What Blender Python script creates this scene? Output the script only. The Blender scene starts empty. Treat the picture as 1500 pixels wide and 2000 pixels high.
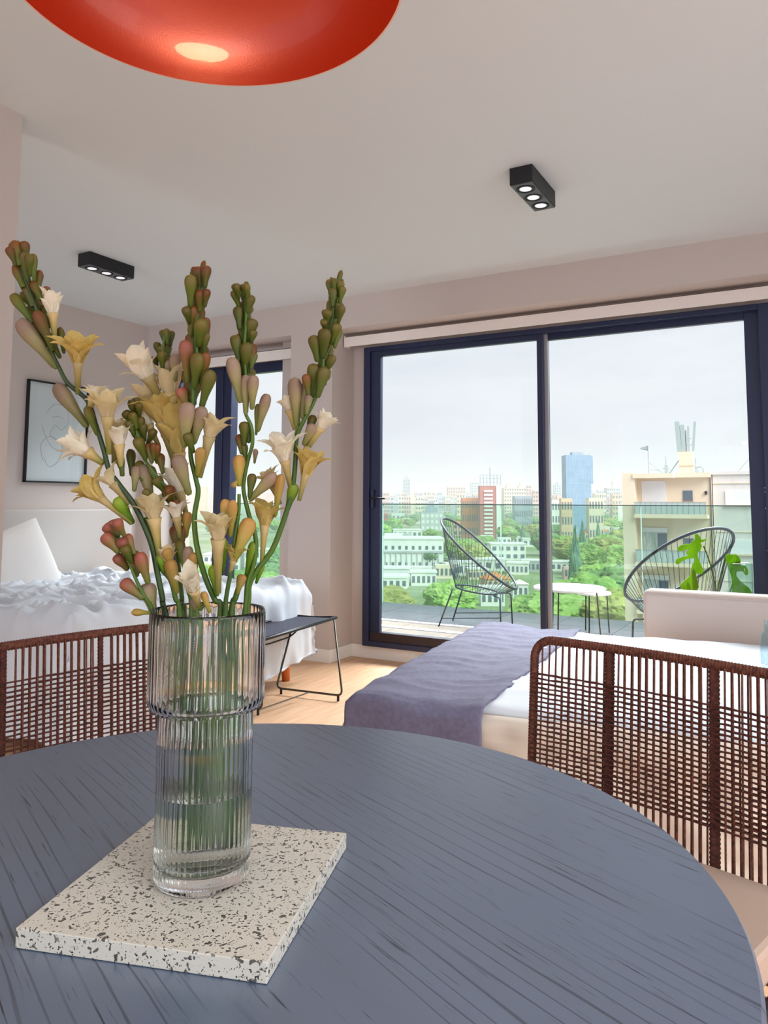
import bpy, math, random
from math import sin, cos, pi, radians, sqrt, hypot, atan2
from mathutils import Vector, Matrix, noise
random.seed(7)
sc = bpy.context.scene
COL = sc.collection

# ------------------------------------------------------------------ camera
FPX, CYP, YAW, PITCH, ROLL, CAMZ = 1481.1, 851.12, .515548, .0879823, -.00393751, 1.2
_f = Vector((-sin(YAW)*cos(PITCH), cos(YAW)*cos(PITCH), sin(PITCH)))
_r = Vector((cos(YAW), sin(YAW), 0)); _d = _f.cross(_r)
CR = _r*cos(ROLL)+_d*sin(ROLL); CD = -_r*sin(ROLL)+_d*cos(ROLL); CF = _f
CAM = Vector((0, 0, CAMZ))
cd = bpy.data.cameras.new('camera'); cam = bpy.data.objects.new('camera', cd); COL.objects.link(cam)
cd.sensor_fit = 'HORIZONTAL'; cd.sensor_width = 36; cd.lens = FPX/1500*36
cd.shift_y = (CYP-1000)/1500; cd.clip_start = .02; cd.clip_end = 6000
Mx = Matrix((CR, -CD, -CF)).transposed().to_4x4(); Mx.translation = CAM
cam.matrix_world = Mx; sc.camera = cam
def ray(x, y): return CR*((x-750)/FPX)+CD*((y-CYP)/FPX)+CF       # forward component = 1
def at_d(x, y, d): return CAM+ray(x, y)*d
def at_z(x, y, z): r = ray(x, y); return CAM+r*((z-CAMZ)/r.z)
def at_y(x, y, Y): r = ray(x, y); return CAM+r*(Y/r.y)

# ------------------------------------------------------------------ render settings
sc.view_settings.view_transform = 'Standard'; sc.view_settings.look = 'None'
sc.view_settings.gamma = 1; sc.view_settings.exposure = 0.09; sc.view_settings.use_curve_mapping = False
cy = sc.cycles
cy.use_denoising = True; cy.max_bounces = 14; cy.diffuse_bounces = 6; cy.glossy_bounces = 4
cy.transmission_bounces = 12; cy.volume_bounces = 3; cy.transparent_max_bounces = 24; cy.sample_clamp_indirect = 5
cy.blur_glossy = .5; cy.use_adaptive_sampling = True; cy.adaptive_threshold = .02
cy.caustics_reflective = False; cy.caustics_refractive = True

# ------------------------------------------------------------------ world: bright overcast sky
def srgb(h):
    if isinstance(h, str): h = [int(h[i:i+2], 16)/255 for i in (0, 2, 4)]
    return tuple(c/12.92 if c <= .04045 else ((c+.055)/1.055)**2.4 for c in h)+(1,)
w = bpy.data.worlds.new('overcast_sky'); sc.world = w; w.use_nodes = True
N, L = w.node_tree.nodes, w.node_tree.links; N.clear()
out = N.new('ShaderNodeOutputWorld'); bg = N.new('ShaderNodeBackground'); L.new(bg.outputs[0], out.inputs[0])
tc = N.new('ShaderNodeTexCoord'); mp = N.new('ShaderNodeMapping'); mp.inputs['Scale'].default_value = (1.6, 1.6, 7)
L.new(tc.outputs['Generated'], mp.inputs[0])
nz = N.new('ShaderNodeTexNoise'); nz.inputs['Scale'].default_value = 2.2; nz.inputs['Detail'].default_value = 7; nz.inputs['Roughness'].default_value = .62
L.new(mp.outputs[0], nz.inputs['Vector'])
cr = N.new('ShaderNodeValToRGB'); L.new(nz.outputs['Fac'], cr.inputs[0])
cr.color_ramp.elements[0].position = .32; cr.color_ramp.elements[0].color = srgb('D3D8E4')
cr.color_ramp.elements[1].position = .66; cr.color_ramp.elements[1].color = srgb('F0F1F5')
sp = N.new('ShaderNodeSeparateXYZ'); L.new(tc.outputs['Generated'], sp.inputs[0])
hr = N.new('ShaderNodeMapRange'); hr.inputs['From Min'].default_value = 0; hr.inputs['From Max'].default_value = .28
L.new(sp.outputs['Z'], hr.inputs['Value'])
mx = N.new('ShaderNodeMixRGB'); mx.inputs[1].default_value = srgb('DCDCE8'); L.new(hr.outputs[0], mx.inputs[0]); L.new(cr.outputs[0], mx.inputs[2])
L.new(mx.outputs[0], bg.inputs[0]); bg.inputs[1].default_value = 1.13

# ------------------------------------------------------------------ sun behind thin cloud, area fill lights added to brighten the room
def lamp(name, typ, loc, rot, energy, color=(1, 1, 1), **k):
    l = bpy.data.lights.new(name, typ); l.energy = energy; l.color = color
    for a, b in k.items(): setattr(l, a, b)
    o = bpy.data.objects.new(name, l); COL.objects.link(o); o.location = loc; o.rotation_euler = rot
    return o
def aim(o, t): o.rotation_euler = (Vector(t)-o.location).to_track_quat('-Z', 'Y').to_euler()
s = lamp('veiled_sun', 'SUN', (0, 20, 30), (0, 0, 0), 6.3, (1, .985, .97), angle=radians(50))
s.rotation_euler = Vector((-.72, .30, -.75)).to_track_quat('-Z', 'Y').to_euler()
b = lamp('rear_fill_light', 'AREA', (1.05, -2.3, 1.55), (0, 0, 0), 20, (.86, .94, 1), shape='RECTANGLE', size=2.1, size_y=1.9)  # added fill behind the camera; no window is built there
aim(b, (-1.6, 3.0, 2.3))
b2 = lamp('side_fill_light', 'AREA', (1.9, 1.6, 1.6), (0, 0, 0), 13, (.86, .94, 1), shape='RECTANGLE', size=2.2, size_y=1.7)  # added soft fill from the right, not a modelled window
aim(b2, (-3.4, 3.2, 2.2))

b3 = lamp('bedroom_fill_light', 'AREA', (-3.55, -2.4, 1.6), (0, 0, 0), 50, (.92, .96, 1), shape='RECTANGLE', size=.85, size_y=1.6)  # fill added to lift the bed nook, without a source of its own
aim(b3, (-4.3, 3.4, 1.6))
b4 = lamp('balcony_fill_light', 'AREA', (-2.4, 9.5, 5.6), (0, 0, 0), 2300, (.93, .97, 1), shape='RECTANGLE', size=8, size_y=2.6)  # unseen panel added to push light in through the balcony door
aim(b4, (-1.6, 3.2, .4))

# ------------------------------------------------------------------ materials
MATS = {}
def mat(name, col, rough=.6, metal=0, spec=.5, col2=None, nscale=8, ndet=4, stretch=(1, 1, 1), bump=0, bscale=None, transl=0, lo=.35, hi=.65, coat=0, rand=0):
    if name in MATS: return MATS[name]
    m = bpy.data.materials.new(name); m.use_nodes = True; MATS[name] = m
    n, l = m.node_tree.nodes, m.node_tree.links; p = n['Principled BSDF']; o = n['Material Output']
    p.inputs['Base Color'].default_value = srgb(col); p.inputs['Roughness'].default_value = rough
    p.inputs['Metallic'].default_value = metal; p.inputs['Specular IOR Level'].default_value = spec
    p.inputs['Coat Weight'].default_value = coat
    t = n.new('ShaderNodeTexCoord'); mpn = n.new('ShaderNodeMapping'); mpn.inputs['Scale'].default_value = stretch; l.new(t.outputs['Object'], mpn.inputs[0])
    csock = None
    if col2 is not None:
        z = n.new('ShaderNodeTexNoise'); z.inputs['Scale'].default_value = nscale; z.inputs['Detail'].default_value = ndet; l.new(mpn.outputs[0], z.inputs['Vector'])
        r = n.new('ShaderNodeValToRGB'); r.color_ramp.elements[0].position = lo; r.color_ramp.elements[1].position = hi
        r.color_ramp.elements[0].color = srgb(col); r.color_ramp.elements[1].color = srgb(col2); l.new(z.outputs['Fac'], r.inputs[0]); csock = r.outputs[0]
    if rand:
        oi = n.new('ShaderNodeObjectInfo'); hs = n.new('ShaderNodeHueSaturation'); mr = n.new('ShaderNodeMapRange')
        mr.inputs['To Min'].default_value = 1-rand; mr.inputs['To Max'].default_value = 1+rand; l.new(oi.outputs['Random'], mr.inputs['Value'])
        l.new(mr.outputs[0], hs.inputs['Value']); hs.inputs['Color'].default_value = srgb(col)
        if csock: l.new(csock, hs.inputs['Color'])
        csock = hs.outputs[0]
    if csock: l.new(csock, p.inputs['Base Color'])
    if bump:
        z2 = n.new('ShaderNodeTexNoise'); z2.inputs['Scale'].default_value = bscale or nscale*3; z2.inputs['Detail'].default_value = 3; l.new(mpn.outputs[0], z2.inputs['Vector'])
        bp = n.new('ShaderNodeBump'); bp.inputs['Strength'].default_value = bump; bp.inputs['Distance'].default_value = .01; l.new(z2.outputs['Fac'], bp.inputs['Height']); l.new(bp.outputs[0], p.inputs['Normal'])
    if transl:
        tr = n.new('ShaderNodeBsdfTranslucent'); ms = n.new('ShaderNodeMixShader'); ms.inputs[0].default_value = transl
        tr.inputs[0].default_value = srgb(col2 or col)
        if csock: l.new(csock, tr.inputs[0])
        l.new(p.outputs[0], ms.inputs[1]); l.new(tr.outputs[0], ms.inputs[2]); l.new(ms.outputs[0], o.inputs[0])
    return m
def thin_glass(name, tint, refl=1.0):
    m = bpy.data.materials.new(name); m.use_nodes = True; n, l = m.node_tree.nodes, m.node_tree.links; n.clear()
    o = n.new('ShaderNodeOutputMaterial'); t = n.new('ShaderNodeBsdfTransparent'); g = n.new('ShaderNodeBsdfGlossy'); f = n.new('ShaderNodeLayerWeight'); f.inputs[0].default_value = .5; pw_ = n.new('ShaderNodeMath'); pw_.operation = 'POWER'; pw_.inputs[1].default_value = 5; mr_ = n.new('ShaderNodeMapRange'); mr_.inputs['To Min'].default_value = .03*refl; mr_.inputs['To Max'].default_value = .9; l.new(f.outputs['Facing'], pw_.inputs[0]); l.new(pw_.outputs[0], mr_.inputs['Value']); x = n.new('ShaderNodeMixShader')
    t.inputs[0].default_value = srgb(tint); g.inputs['Roughness'].default_value = .01
    l.new(mr_.outputs[0], x.inputs[0]); l.new(t.outputs[0], x.inputs[1]); l.new(g.outputs[0], x.inputs[2]); l.new(x.outputs[0], o.inputs[0]); MATS[name] = m
    return m
def solid_glass(name, ior, tint='FFFFFF', rough=0):
    m = bpy.data.materials.new(name); m.use_nodes = True; n, l = m.node_tree.nodes, m.node_tree.links; n.clear()
    o = n.new('ShaderNodeOutputMaterial'); g = n.new('ShaderNodeBsdfGlass'); g.inputs['IOR'].default_value = ior; g.inputs['Color'].default_value = srgb(tint); g.inputs['Roughness'].default_value = rough
    l.new(g.outputs[0], o.inputs[0]); MATS[name] = m
    return m
PANE = thin_glass('window_glass', 'F8FAFA'); RAILG = thin_glass('railing_glass', 'E4F2EC')
VG = solid_glass('vase_glass', 1.42, 'FFFFFF'); WG = solid_glass('water', 1.33, 'FDFFFC')
M_ceil = mat('ceiling_paint', 'D8DFE2', .9)
M_wall = mat('wall_paint', 'C8BDB8', .85, bump=.02, bscale=60)
M_white = mat('white_paint', 'F0EEEC', .5)
M_frame = mat('dark_aluminium', '28304F', .35, .2)
M_frame2 = mat('brown_aluminium', '33262B', .4, .2)
M_alu = mat('grey_aluminium_edge', 'A9ABB2', .35, .6)
M_blackmetal = mat('black_metal', '16181D', .45, .3)
M_black = mat('black_box', '14151C', .5)
M_ltpanel = mat('lamp_face_grey', '5F6268', .45, .3)
M_ltglass = mat('lamp_lens', 'E6E8EA', .3)
M_steel = mat('steel', 'B9BCC4', .25, 1)
M_blind = mat('blind_fabric', 'EFE9E4', .8)
M_sheet = mat('white_cotton', 'CDD3DC', .7, bump=.05, bscale=25)
M_sheet2 = mat('cream_cotton', 'C8BCB0', .8, bump=.05, bscale=25)
M_pillow = mat('pillow_cotton', 'D8D4D2', .85)
M_throw = mat('grey_throw', '64627A', .8, col2='6E6C86', nscale=60, bump=.03, bscale=300)
M_sofa = mat('beige_upholstery', 'C8B9B2', .85, bump=.03, bscale=300)
M_cord = mat('brown_rope', '4C261B', .7, col2='784332', nscale=120, ndet=2, bump=.4, bscale=500)
M_cordd = mat('dark_red_rope', '3C1913', .75, col2='5E2B20', nscale=120, ndet=2, bump=.4, bscale=400)
M_cushion = mat('tan_cushion', 'A08A7C', .85, bump=.08, bscale=200)
M_orangewood = mat('orange_wood', 'C8672A', .5)
M_oak = mat('oak_plank', 'C99C78', .5, col2='D6AE8A', nscale=3, stretch=(9, .9, 1), rand=.05)
M_mesh = mat('woven_black', '26263A', .6, col2='3A3B50', nscale=180, ndet=1, bump=.5, bscale=180)
M_bench = mat('bench_metal', '4B463C', .4, .7)
M_stone = mat('pale_panel', 'D9D5CF', .6)
# ---- table wood
def m_table():
    m = mat('dark_stained_oak', '1A212E', .34)
    n, l = m.node_tree.nodes, m.node_tree.links; p = n['Principled BSDF']; p.inputs['IOR'].default_value = 2.5; t = n.new('ShaderNodeTexCoord')
    def mapping(scale, rot):
        q = n.new('ShaderNodeMapping'); q.inputs['Rotation'].default_value = (0, 0, rot); l.new(t.outputs['Object'], q.inputs[0])
        q2 = n.new('ShaderNodeMapping'); q2.inputs['Scale'].default_value = scale; l.new(q.outputs[0], q2.inputs[0]); return q2
    R = radians(-24)   # object turned so that the grain runs along its x; kept for warp
    def nzn(sc_, scale, det=3, dist=0):
        q = mapping(sc_, radians(24)); z = n.new('ShaderNodeTexNoise'); z.inputs['Scale'].default_value = scale; z.inputs['Detail'].default_value = det; z.inputs['Distortion'].default_value = dist; l.new(q.outputs[0], z.inputs['Vector']); return z
    z1 = nzn((1, 22, 1), 13, 4, .1)          # fine pores, long and thin
    z2 = nzn((1, 7, 1), 2.2, 2, .6)          # broad cathedral bands
    wv = n.new('ShaderNodeTexWave'); q = mapping((.5, 7.5, 1), radians(24)); l.new(q.outputs[0], wv.inputs['Vector']); wv.bands_direction = 'Y'
    wv.inputs['Scale'].default_value = 2.0; wv.inputs['Distortion'].default_value = 9; wv.inputs['Detail'].default_value = 3; wv.inputs['Detail Scale'].default_value = .9
    r1 = n.new('ShaderNodeValToRGB'); r1.color_ramp.elements[0].position = .27; r1.color_ramp.elements[1].position = .37; l.new(z1.outputs['Fac'], r1.inputs[0])
    r2 = n.new('ShaderNodeValToRGB'); r2.color_ramp.elements[0].position = .0; r2.color_ramp.elements[1].position = .05; l.new(wv.outputs['Fac'], r2.inputs[0])
    add = n.new('ShaderNodeMath'); add.operation = 'MULTIPLY'; l.new(r1.outputs[0], add.inputs[0]); 
    mr = n.new('ShaderNodeMapRange'); mr.inputs['To Min'].default_value = .3; mk = n.new('ShaderNodeMath'); mk.operation = 'MAXIMUM'; zm = nzn((1, 3.2, 1), 3.1, 2, 0); rm_ = n.new('ShaderNodeValToRGB'); rm_.color_ramp.elements[0].position = .44; rm_.color_ramp.elements[1].position = .58; l.new(zm.outputs['Fac'], rm_.inputs[0]); l.new(rm_.outputs[0], mk.inputs[1]); l.new(r2.outputs[0], mk.inputs[0]); l.new(mk.outputs[0], mr.inputs['Value']); l.new(mr.outputs[0], add.inputs[1])
    cm = n.new('ShaderNodeMixRGB'); cm.inputs[1].default_value = srgb('182030'); cm.inputs[2].default_value = srgb('50627E'); l.new(add.outputs[0], cm.inputs[0])
    c2 = n.new('ShaderNodeMixRGB'); c2.blend_type = 'MULTIPLY'; c2.inputs[0].default_value = .3; l.new(cm.outputs[0], c2.inputs[1]); l.new(z2.outputs['Fac'], c2.inputs[2]); l.new(c2.outputs[0], p.inputs['Base Color'])
    bp = n.new('ShaderNodeBump'); bp.inputs['Strength'].default_value = .3; bp.inputs['Distance'].default_value = .0008; l.new(add.outputs[0], bp.inputs['Height']); l.new(bp.outputs[0], p.inputs['Normal'])
    sm = n.new('ShaderNodeMapRange'); sm.inputs['To Min'].default_value = .2; sm.inputs['To Max'].default_value = .5; l.new(add.outputs[0], sm.inputs['Value']); l.new(sm.outputs[0], p.inputs['Specular IOR Level'])
    return m
M_table = m_table()
# ---- terrazzo
def m_terrazzo():
    m = mat('terrazzo', 'D8D4CC', .45)
    n, l = m.node_tree.nodes, m.node_tree.links; p = n['Principled BSDF']; t = n.new('ShaderNodeTexCoord'); col = None
    prev = None
    for scale, thr, c, seed in ((135, .24, '55534F', 0), (200, .22, '2E2D2C', 3.3), (80, .12, '7B7873', 7.7), (250, .16, '8F8A82', 5.1)):
        mpn = n.new('ShaderNodeMapping'); mpn.inputs['Location'].default_value = (seed, seed*.7, seed*.3); mpn.inputs['Scale'].default_value = (1, 1, 1); l.new(t.outputs['Object'], mpn.inputs[0])
        z = n.new('ShaderNodeTexNoise'); z.inputs['Scale'].default_value = scale*1.1; z.inputs['Detail'].default_value = 0; l.new(mpn.outputs[0], z.inputs['Vector'])
        mi = n.new('ShaderNodeMixRGB'); mi.inputs[0].default_value = .012; l.new(mpn.outputs[0], mi.inputs[1]); l.new(z.outputs['Color'], mi.inputs[2])
        v = n.new('ShaderNodeTexVoronoi'); v.inputs['Scale'].default_value = scale; l.new(mi.outputs[0], v.inputs['Vector'])
        wn = n.new('ShaderNodeSeparateColor'); l.new(v.outputs['Color'], wn.inputs[0])
        mu = n.new('ShaderNodeMath'); mu.operation = 'MULTIPLY'; l.new(wn.outputs[0], mu.inputs[0]); mu.inputs[1].default_value = thr*1.7
        lt = n.new('ShaderNodeMath'); lt.operation = 'LESS_THAN'; l.new(v.outputs['Distance'], lt.inputs[0]); l.new(mu.outputs[0], lt.inputs[1])
        mixn = n.new('ShaderNodeMixRGB'); l.new(lt.outputs[0], mixn.inputs[0])
        mixn.inputs[1].default_value = srgb('CBC7BD'); mixn.inputs[2].default_value = srgb(c)
        if prev: l.new(prev, mixn.inputs[1])
        prev = mixn.outputs[0]
    l.new(prev, p.inputs['Base Color'])
    return m
M_terr = m_terrazzo()
# ---- lampshade orange lacquer
M_shade = mat('orange_red_enamel', '9A2408', .32, metal=.25, spec=.6, bump=.03, bscale=400, coat=.3)
M_shadeo = mat('shade_outside', 'D8D4CE', .4)
# ---- bud materials: green foot to coloured tip along the bud's own length
def bud_mat(name, c0, c1, c2, transl=.3):
    m = bpy.data.materials.new(name); m.use_nodes = True; n, l = m.node_tree.nodes, m.node_tree.links; p = n['Principled BSDF']; o = n['Material Output']
    t = n.new('ShaderNodeTexCoord'); s_ = n.new('ShaderNodeSeparateXYZ'); l.new(t.outputs['Object'], s_.inputs[0])
    z = n.new('ShaderNodeTexNoise'); z.inputs['Scale'].default_value = 5; mm = n.new('ShaderNodeMapping'); mm.inputs['Scale'].default_value = (3, 3, .6); l.new(t.outputs['Object'], mm.inputs[0]); l.new(mm.outputs[0], z.inputs['Vector'])
    ad = n.new('ShaderNodeMath'); ad.operation = 'MULTIPLY_ADD'; ad.inputs[1].default_value = .35; l.new(z.outputs['Fac'], ad.inputs[0]); l.new(s_.outputs['Z'], ad.inputs[2])
    r = n.new('ShaderNodeValToRGB'); e = r.color_ramp.elements; e[0].position = .25; e[0].color = srgb(c0); e[1].position = 1.14; e[1].color = srgb(c2); k = e.new(.72); k.color = srgb(c1); e[-1].position = 1.0
    l.new(ad.outputs[0], r.inputs[0])
    oi = n.new('ShaderNodeObjectInfo'); hs = n.new('ShaderNodeHueSaturation'); mr = n.new('ShaderNodeMapRange'); mr.inputs['To Min'].default_value = .8; mr.inputs['To Max'].default_value = 1.2; l.new(oi.outputs['Random'], mr.inputs['Value']); l.new(mr.outputs[0], hs.inputs['Value']); l.new(r.outputs[0], hs.inputs['Color'])
    l.new(hs.outputs[0], p.inputs['Base Color']); p.inputs['Roughness'].default_value = .5
    tr = n.new('ShaderNodeBsdfTranslucent'); l.new(hs.outputs[0], tr.inputs[0]); ms = n.new('ShaderNodeMixShader'); ms.inputs[0].default_value = transl
    l.new(p.outputs[0], ms.inputs[1]); l.new(tr.outputs[0], ms.inputs[2]); l.new(ms.outputs[0], o.inputs[0]); MATS[name] = m
    return m
B_MAT = {
 'g': bud_mat('bud_green', '4A5C14', '5C661C', '6E6024', .25),
 'r': bud_mat('bud_rust', '56621C', '6E5E22', '804A20', .25),
 'R': bud_mat('bud_red', '66702A', '8E6A3C', 'A05A48', .25),
 'p': bud_mat('bud_pale', '7E8240', 'A89A6C', 'A08470', .3),
 'y': bud_mat('bud_yellow', '9C9636', 'C8AE5A', 'C89A54', .35),
 'L': bud_mat('leaf_bract', '4A7A14', '7FA61E', '9AB030', .4),
}
M_petal = mat('cream_petal', 'E2D2A4', .5, col2='EBDDB8', nscale=4, stretch=(1, 1, .4), transl=.45)
M_petaly = mat('yellow_petal', 'D6BC6A', .5, col2='E2CC86', nscale=4, stretch=(1, 1, .4), transl=.45)
M_petalw = mat('white_petal', 'EDE4CE', .5, col2='F6F0E2', nscale=4, stretch=(1, 1, .4), transl=.4)
M_tubef = bud_mat('flower_tube', '8C8A3C', 'C4AE6A', 'D8C088', .4)
M_stem = mat('green_stem', '34500F', .5, col2='506E1A', nscale=20, stretch=(1, 1, .3))
M_stemd = mat('dark_stem', '1C3014', .5, col2='344E1E', nscale=20)
M_anther = mat('yellow_anther', 'D8B040', .6)
M_mon = mat('monstera_leaf', '86B022', .45, col2='9AC42E', nscale=12, transl=.55)

# ------------------------------------------------------------------ words for the distant repeats
USED = {}
LAND = [(794, 960, 'stepped grey tower'), (892, 965, 'broad pink block'), (928, 962, 'pale tower with a mast'), (958, 970, 'brick-red tower'), (1006, 965, 'twin-topped cream block'), (1057, 970, 'dark door mullion'), (1090, 965, 'blue-grey tower'), (1131, 960, 'blue glass tower'), (1199, 965, 'flat grey block'),
        (800, 1085, 'long colonnaded building'), (844, 1018, 'stepped grey-white block'), (777, 1010, 'small far-left house'), (796, 1044, 'low white hall'), (931, 1035, 'tan house'), (992, 1077, 'white villa'), (770, 1125, 'bottom-left low house'), (905, 1110, 'house under the left chair ring'), (961, 1162, 'low house under the left chair'), (1015, 1150, 'pyramid-roofed pavilion'), (1095, 1104, 'house right of the mullion'), (1169, 1036, 'row of white houses'), (1115, 1040, 'house below the blue tower'), (1091, 998, 'long pale hall'), (1136, 1075, 'tall cypress'), (1177, 1004, 'grey-pink block'), (1193, 1155, 'round-cornered house'), (1224, 1080, 'beige apartment block'), (1002, 1053, 'flat-roofed house behind the villa')]
def where(px, py, adj, noun):
    q = min(LAND, key=lambda a: (a[0]-px)**2+((a[1]-py)*1.4)**2); dx = px-q[0]; dy = py-q[1]
    hor = 'left of' if dx < 0 else 'right of'; far = hypot(dx, dy)
    if abs(dx) < 9: hor = 'below' if dy > 0 else 'above'
    elif dy > 14: hor = ('lower '+hor)
    elif dy < -14: hor = ('upper '+hor)
    step = 'close' if far < 16 else ('a little way' if far < 34 else 'farther')
    l_ = '%s %s, %s %s the %s' % (adj, noun, step, hor, q[2])
    if l_ in USED:
        for wd in ('broader', 'smaller', 'second', 'third', 'paler'):
            l2 = l_.replace(adj, wd+' '+adj, 1)
            if l2 not in USED: l_ = l2; break
    USED[l_] = 1; return l_

# ------------------------------------------------------------------ mesh builder
class MB:
    def __init__(s): s.v = []; s.f = []; s.m = []
    def add(s, vs, fs, mi=0):
        k = len(s.v); s.v += [tuple(a) for a in vs]; s.f += [tuple(i+k for i in q) for q in fs]; s.m += [mi]*len(fs); return s
    def box(s, a, b, mi=0, rot=0, piv=(0, 0)):
        x0, y0, z0 = a; x1, y1, z1 = b
        vs = [(x0, y0, z0), (x1, y0, z0), (x1, y1, z0), (x0, y1, z0), (x0, y0, z1), (x1, y0, z1), (x1, y1, z1), (x0, y1, z1)]
        if rot: c, q = cos(rot), sin(rot); vs = [(piv[0]+(x-piv[0])*c-(y-piv[1])*q, piv[1]+(x-piv[0])*q+(y-piv[1])*c, z) for x, y, z in vs]
        return s.add(vs, [(0, 3, 2, 1), (4, 5, 6, 7), (0, 1, 5, 4), (1, 2, 6, 5), (2, 3, 7, 6), (3, 0, 4, 7)], mi)
    def tube(s, pts, r, n=8, closed=False, mi=0, flat=1, cap=True):
        pts = [Vector(p) for p in pts]; m = len(pts); rs = r if isinstance(r, (list, tuple)) else [r]*m
        tan = []
        for i in range(m):
            a = pts[(i-1) % m] if (closed or i > 0) else pts[0]; b = pts[(i+1) % m] if (closed or i < m-1) else pts[-1]
            t = (b-a); tan.append(t.normalized() if t.length > 1e-9 else Vector((0, 0, 1)))
        u = tan[0].orthogonal().normalized() if abs(tan[0].z) > .9 else Vector((0, 0, 1)).cross(tan[0]).normalized()
        vs = []
        for i in range(m):
            u = (u-tan[i]*u.dot(tan[i])); u = u.normalized() if u.length > 1e-6 else tan[i].orthogonal().normalized()
            q = tan[i].cross(u)
            for k in range(n):
                a = 2*pi*k/n; vs.append(pts[i]+u*cos(a)*rs[i]+q*sin(a)*rs[i]*flat)
        fs = [(i*n+k, i*n+(k+1) % n, (i+1)*n+(k+1) % n, (i+1)*n+k) for i in range(m-1) for k in range(n)]
        if closed: fs += [((m-1)*n+k, (m-1)*n+(k+1) % n, (k+1) % n, k) for k in range(n)]
        elif cap: fs += [tuple(range(n))[::-1], tuple((m-1)*n+k for k in range(n))]
        return s.add(vs, fs, mi)
    def lathe(s, prof, n=32, c=(0, 0), mi=0, wob=None, close=False):
        vs = []; m = len(prof)
        for i, (r, z) in enumerate(prof):
            for k in range(n):
                a = 2*pi*k/n; rr = r+(wob(i, k) if wob else 0); vs.append((c[0]+rr*cos(a), c[1]+rr*sin(a), z))
        fs = [(i*n+k, i*n+(k+1) % n, (i+1)*n+(k+1) % n, (i+1)*n+k) for i in range(m-1) for k in range(n)]
        if close: fs += [((m-1)*n+k, (m-1)*n+(k+1) % n, (k+1) % n, k) for k in range(n)]
        return s.add(vs, fs, mi)
    def grid(s, nu, nv, fn, mi=0):
        vs = [fn(i/(nu-1), j/(nv-1)) for i in range(nu) for j in range(nv)]
        fs = [(i*nv+j, (i+1)*nv+j, (i+1)*nv+j+1, i*nv+j+1) for i in range(nu-1) for j in range(nv-1)]
        return s.add(vs, fs, mi)
    def prism(s, poly, z0, z1, mi=0):
        n = len(poly); return s.add([(x, y, z0) for x, y in poly]+[(x, y, z1) for x, y in poly], [tuple(range(n))[::-1], tuple(range(n, 2*n))]+[(i, (i+1) % n, n+(i+1) % n, n+i) for i in range(n)], mi)
    def mesh(s, name, mats, smooth=False):
        me = bpy.data.meshes.new(name); me.from_pydata(s.v, [], s.f); me.update()
        for m in (mats if isinstance(mats, (list, tuple)) else [mats]): me.materials.append(m)
        if len(me.materials) > 1: me.polygons.foreach_set('material_index', s.m)
        if smooth: me.polygons.foreach_set('use_smooth', [True]*len(me.polygons)); 
        return me
    def build(s, name, mats, parent=None, smooth=False, bevel=0, solid=0, loc=None):
        o = bpy.data.objects.new(name, s.mesh(name, mats, smooth)); COL.objects.link(o); o.parent = parent
        if loc: o.location = loc
        if solid: md = o.modifiers.new('solid', 'SOLIDIFY'); md.thickness = solid; md.offset = -1
        if bevel: md = o.modifiers.new('bevel', 'BEVEL'); md.width = bevel; md.segments = 2; md.limit_method = 'ANGLE'
        return o
def smooth_angle(o):
    for p in o.data.polygons: p.use_smooth = True
def inst(name, me, parent=None, mw=None):
    o = bpy.data.objects.new(name, me); COL.objects.link(o); o.parent = parent
    if mw is not None: o.matrix_basis = mw
    return o
def tag(o, label=None, cat=None, group=None, kind=None):
    for k, v in (('label', label), ('category', cat), ('group', group), ('kind', kind)):
        if v: o[k] = v
    return o
def empty(name, loc=(0, 0, 0), rz=0, **k):
    o = bpy.data.objects.new(name, None); COL.objects.link(o); o.location = loc; o.rotation_euler = (0, 0, rz); o.empty_display_size = .1
    return tag(o, **k)
def struct(name, mb, m, parent=None, **k):
    o = mb.build(name, m, parent, **k)
    if parent is None: o['kind'] = 'structure'
    return o
def interp(pts, n, closed=False):
    P = [Vector(p) for p in pts]; out_ = []; m = len(P)
    seg = m if closed else m-1
    for i in range(seg):
        a, b, c, d = (P[(i-1) % m] if closed or i else P[0]), P[i], P[(i+1) % m], (P[(i+2) % m] if closed or i < m-2 else P[-1])
        for k in range(n):
            t = k/n; out_.append(.5*((2*b)+(c-a)*t+(2*a-5*b+4*c-d)*t*t+(3*b-a-3*c+d)*t**3))
    if not closed: out_.append(P[-1])
    return out_

# ================================================================== ROOM SHELL
H = 2.79; YW = 4.865; YD = 5.16; BEAM = 2.541
XL = -5.23
struct('floor', MB().box((XL-.1, -2.6, -.12), (2.0, 5.3, -.016)), mat('subfloor', '8A6A50', .8))
fl = bpy.data.objects['floor']
# planks, sharing meshes by length
pl = {}
def plank(x0, y0, ln):
    ln = round(ln, 2)
    if ln not in pl: pl[ln] = MB().box((0, 0, -.014), (.1985, ln-.0015, 0)).mesh('floor_plank', M_oak)
    o = inst('floor_plank', pl[ln], fl, Matrix.Translation((x0, y0, -.0)))
rr = random.Random(3); x = XL
while x < 1.95:
    y = -2.6
    first = rr.choice([.6, 1.1, 1.6, 2.0])
    while y < 5.15:
        ln = min(first if y == -2.6 else 2.2, 5.2-y)
        if ln > .05: plank(x, y, ln)
        y += ln
    x += .2
struct('ceiling', MB().box((XL-.1, -2.6, H), (2.0, 5.4, H+.15)), M_ceil)
struct('wall_left', MB().box((XL-.12, -2.6, 0), (XL, 5.4, H)), M_wall)
struct('wall_partition', MB().box((-2.94, -2.6, 0), (-2.786, 1.878, H)), M_wall)
struct('wall_right', MB().box((2.0, 2.9, 0), (2.12, 5.4, H)), M_wall)
WX0, WX1 = -5.13, -3.60      # small window opening
DX0, DX1 = -3.09, -.20       # balcony door opening
mb = MB()
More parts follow.
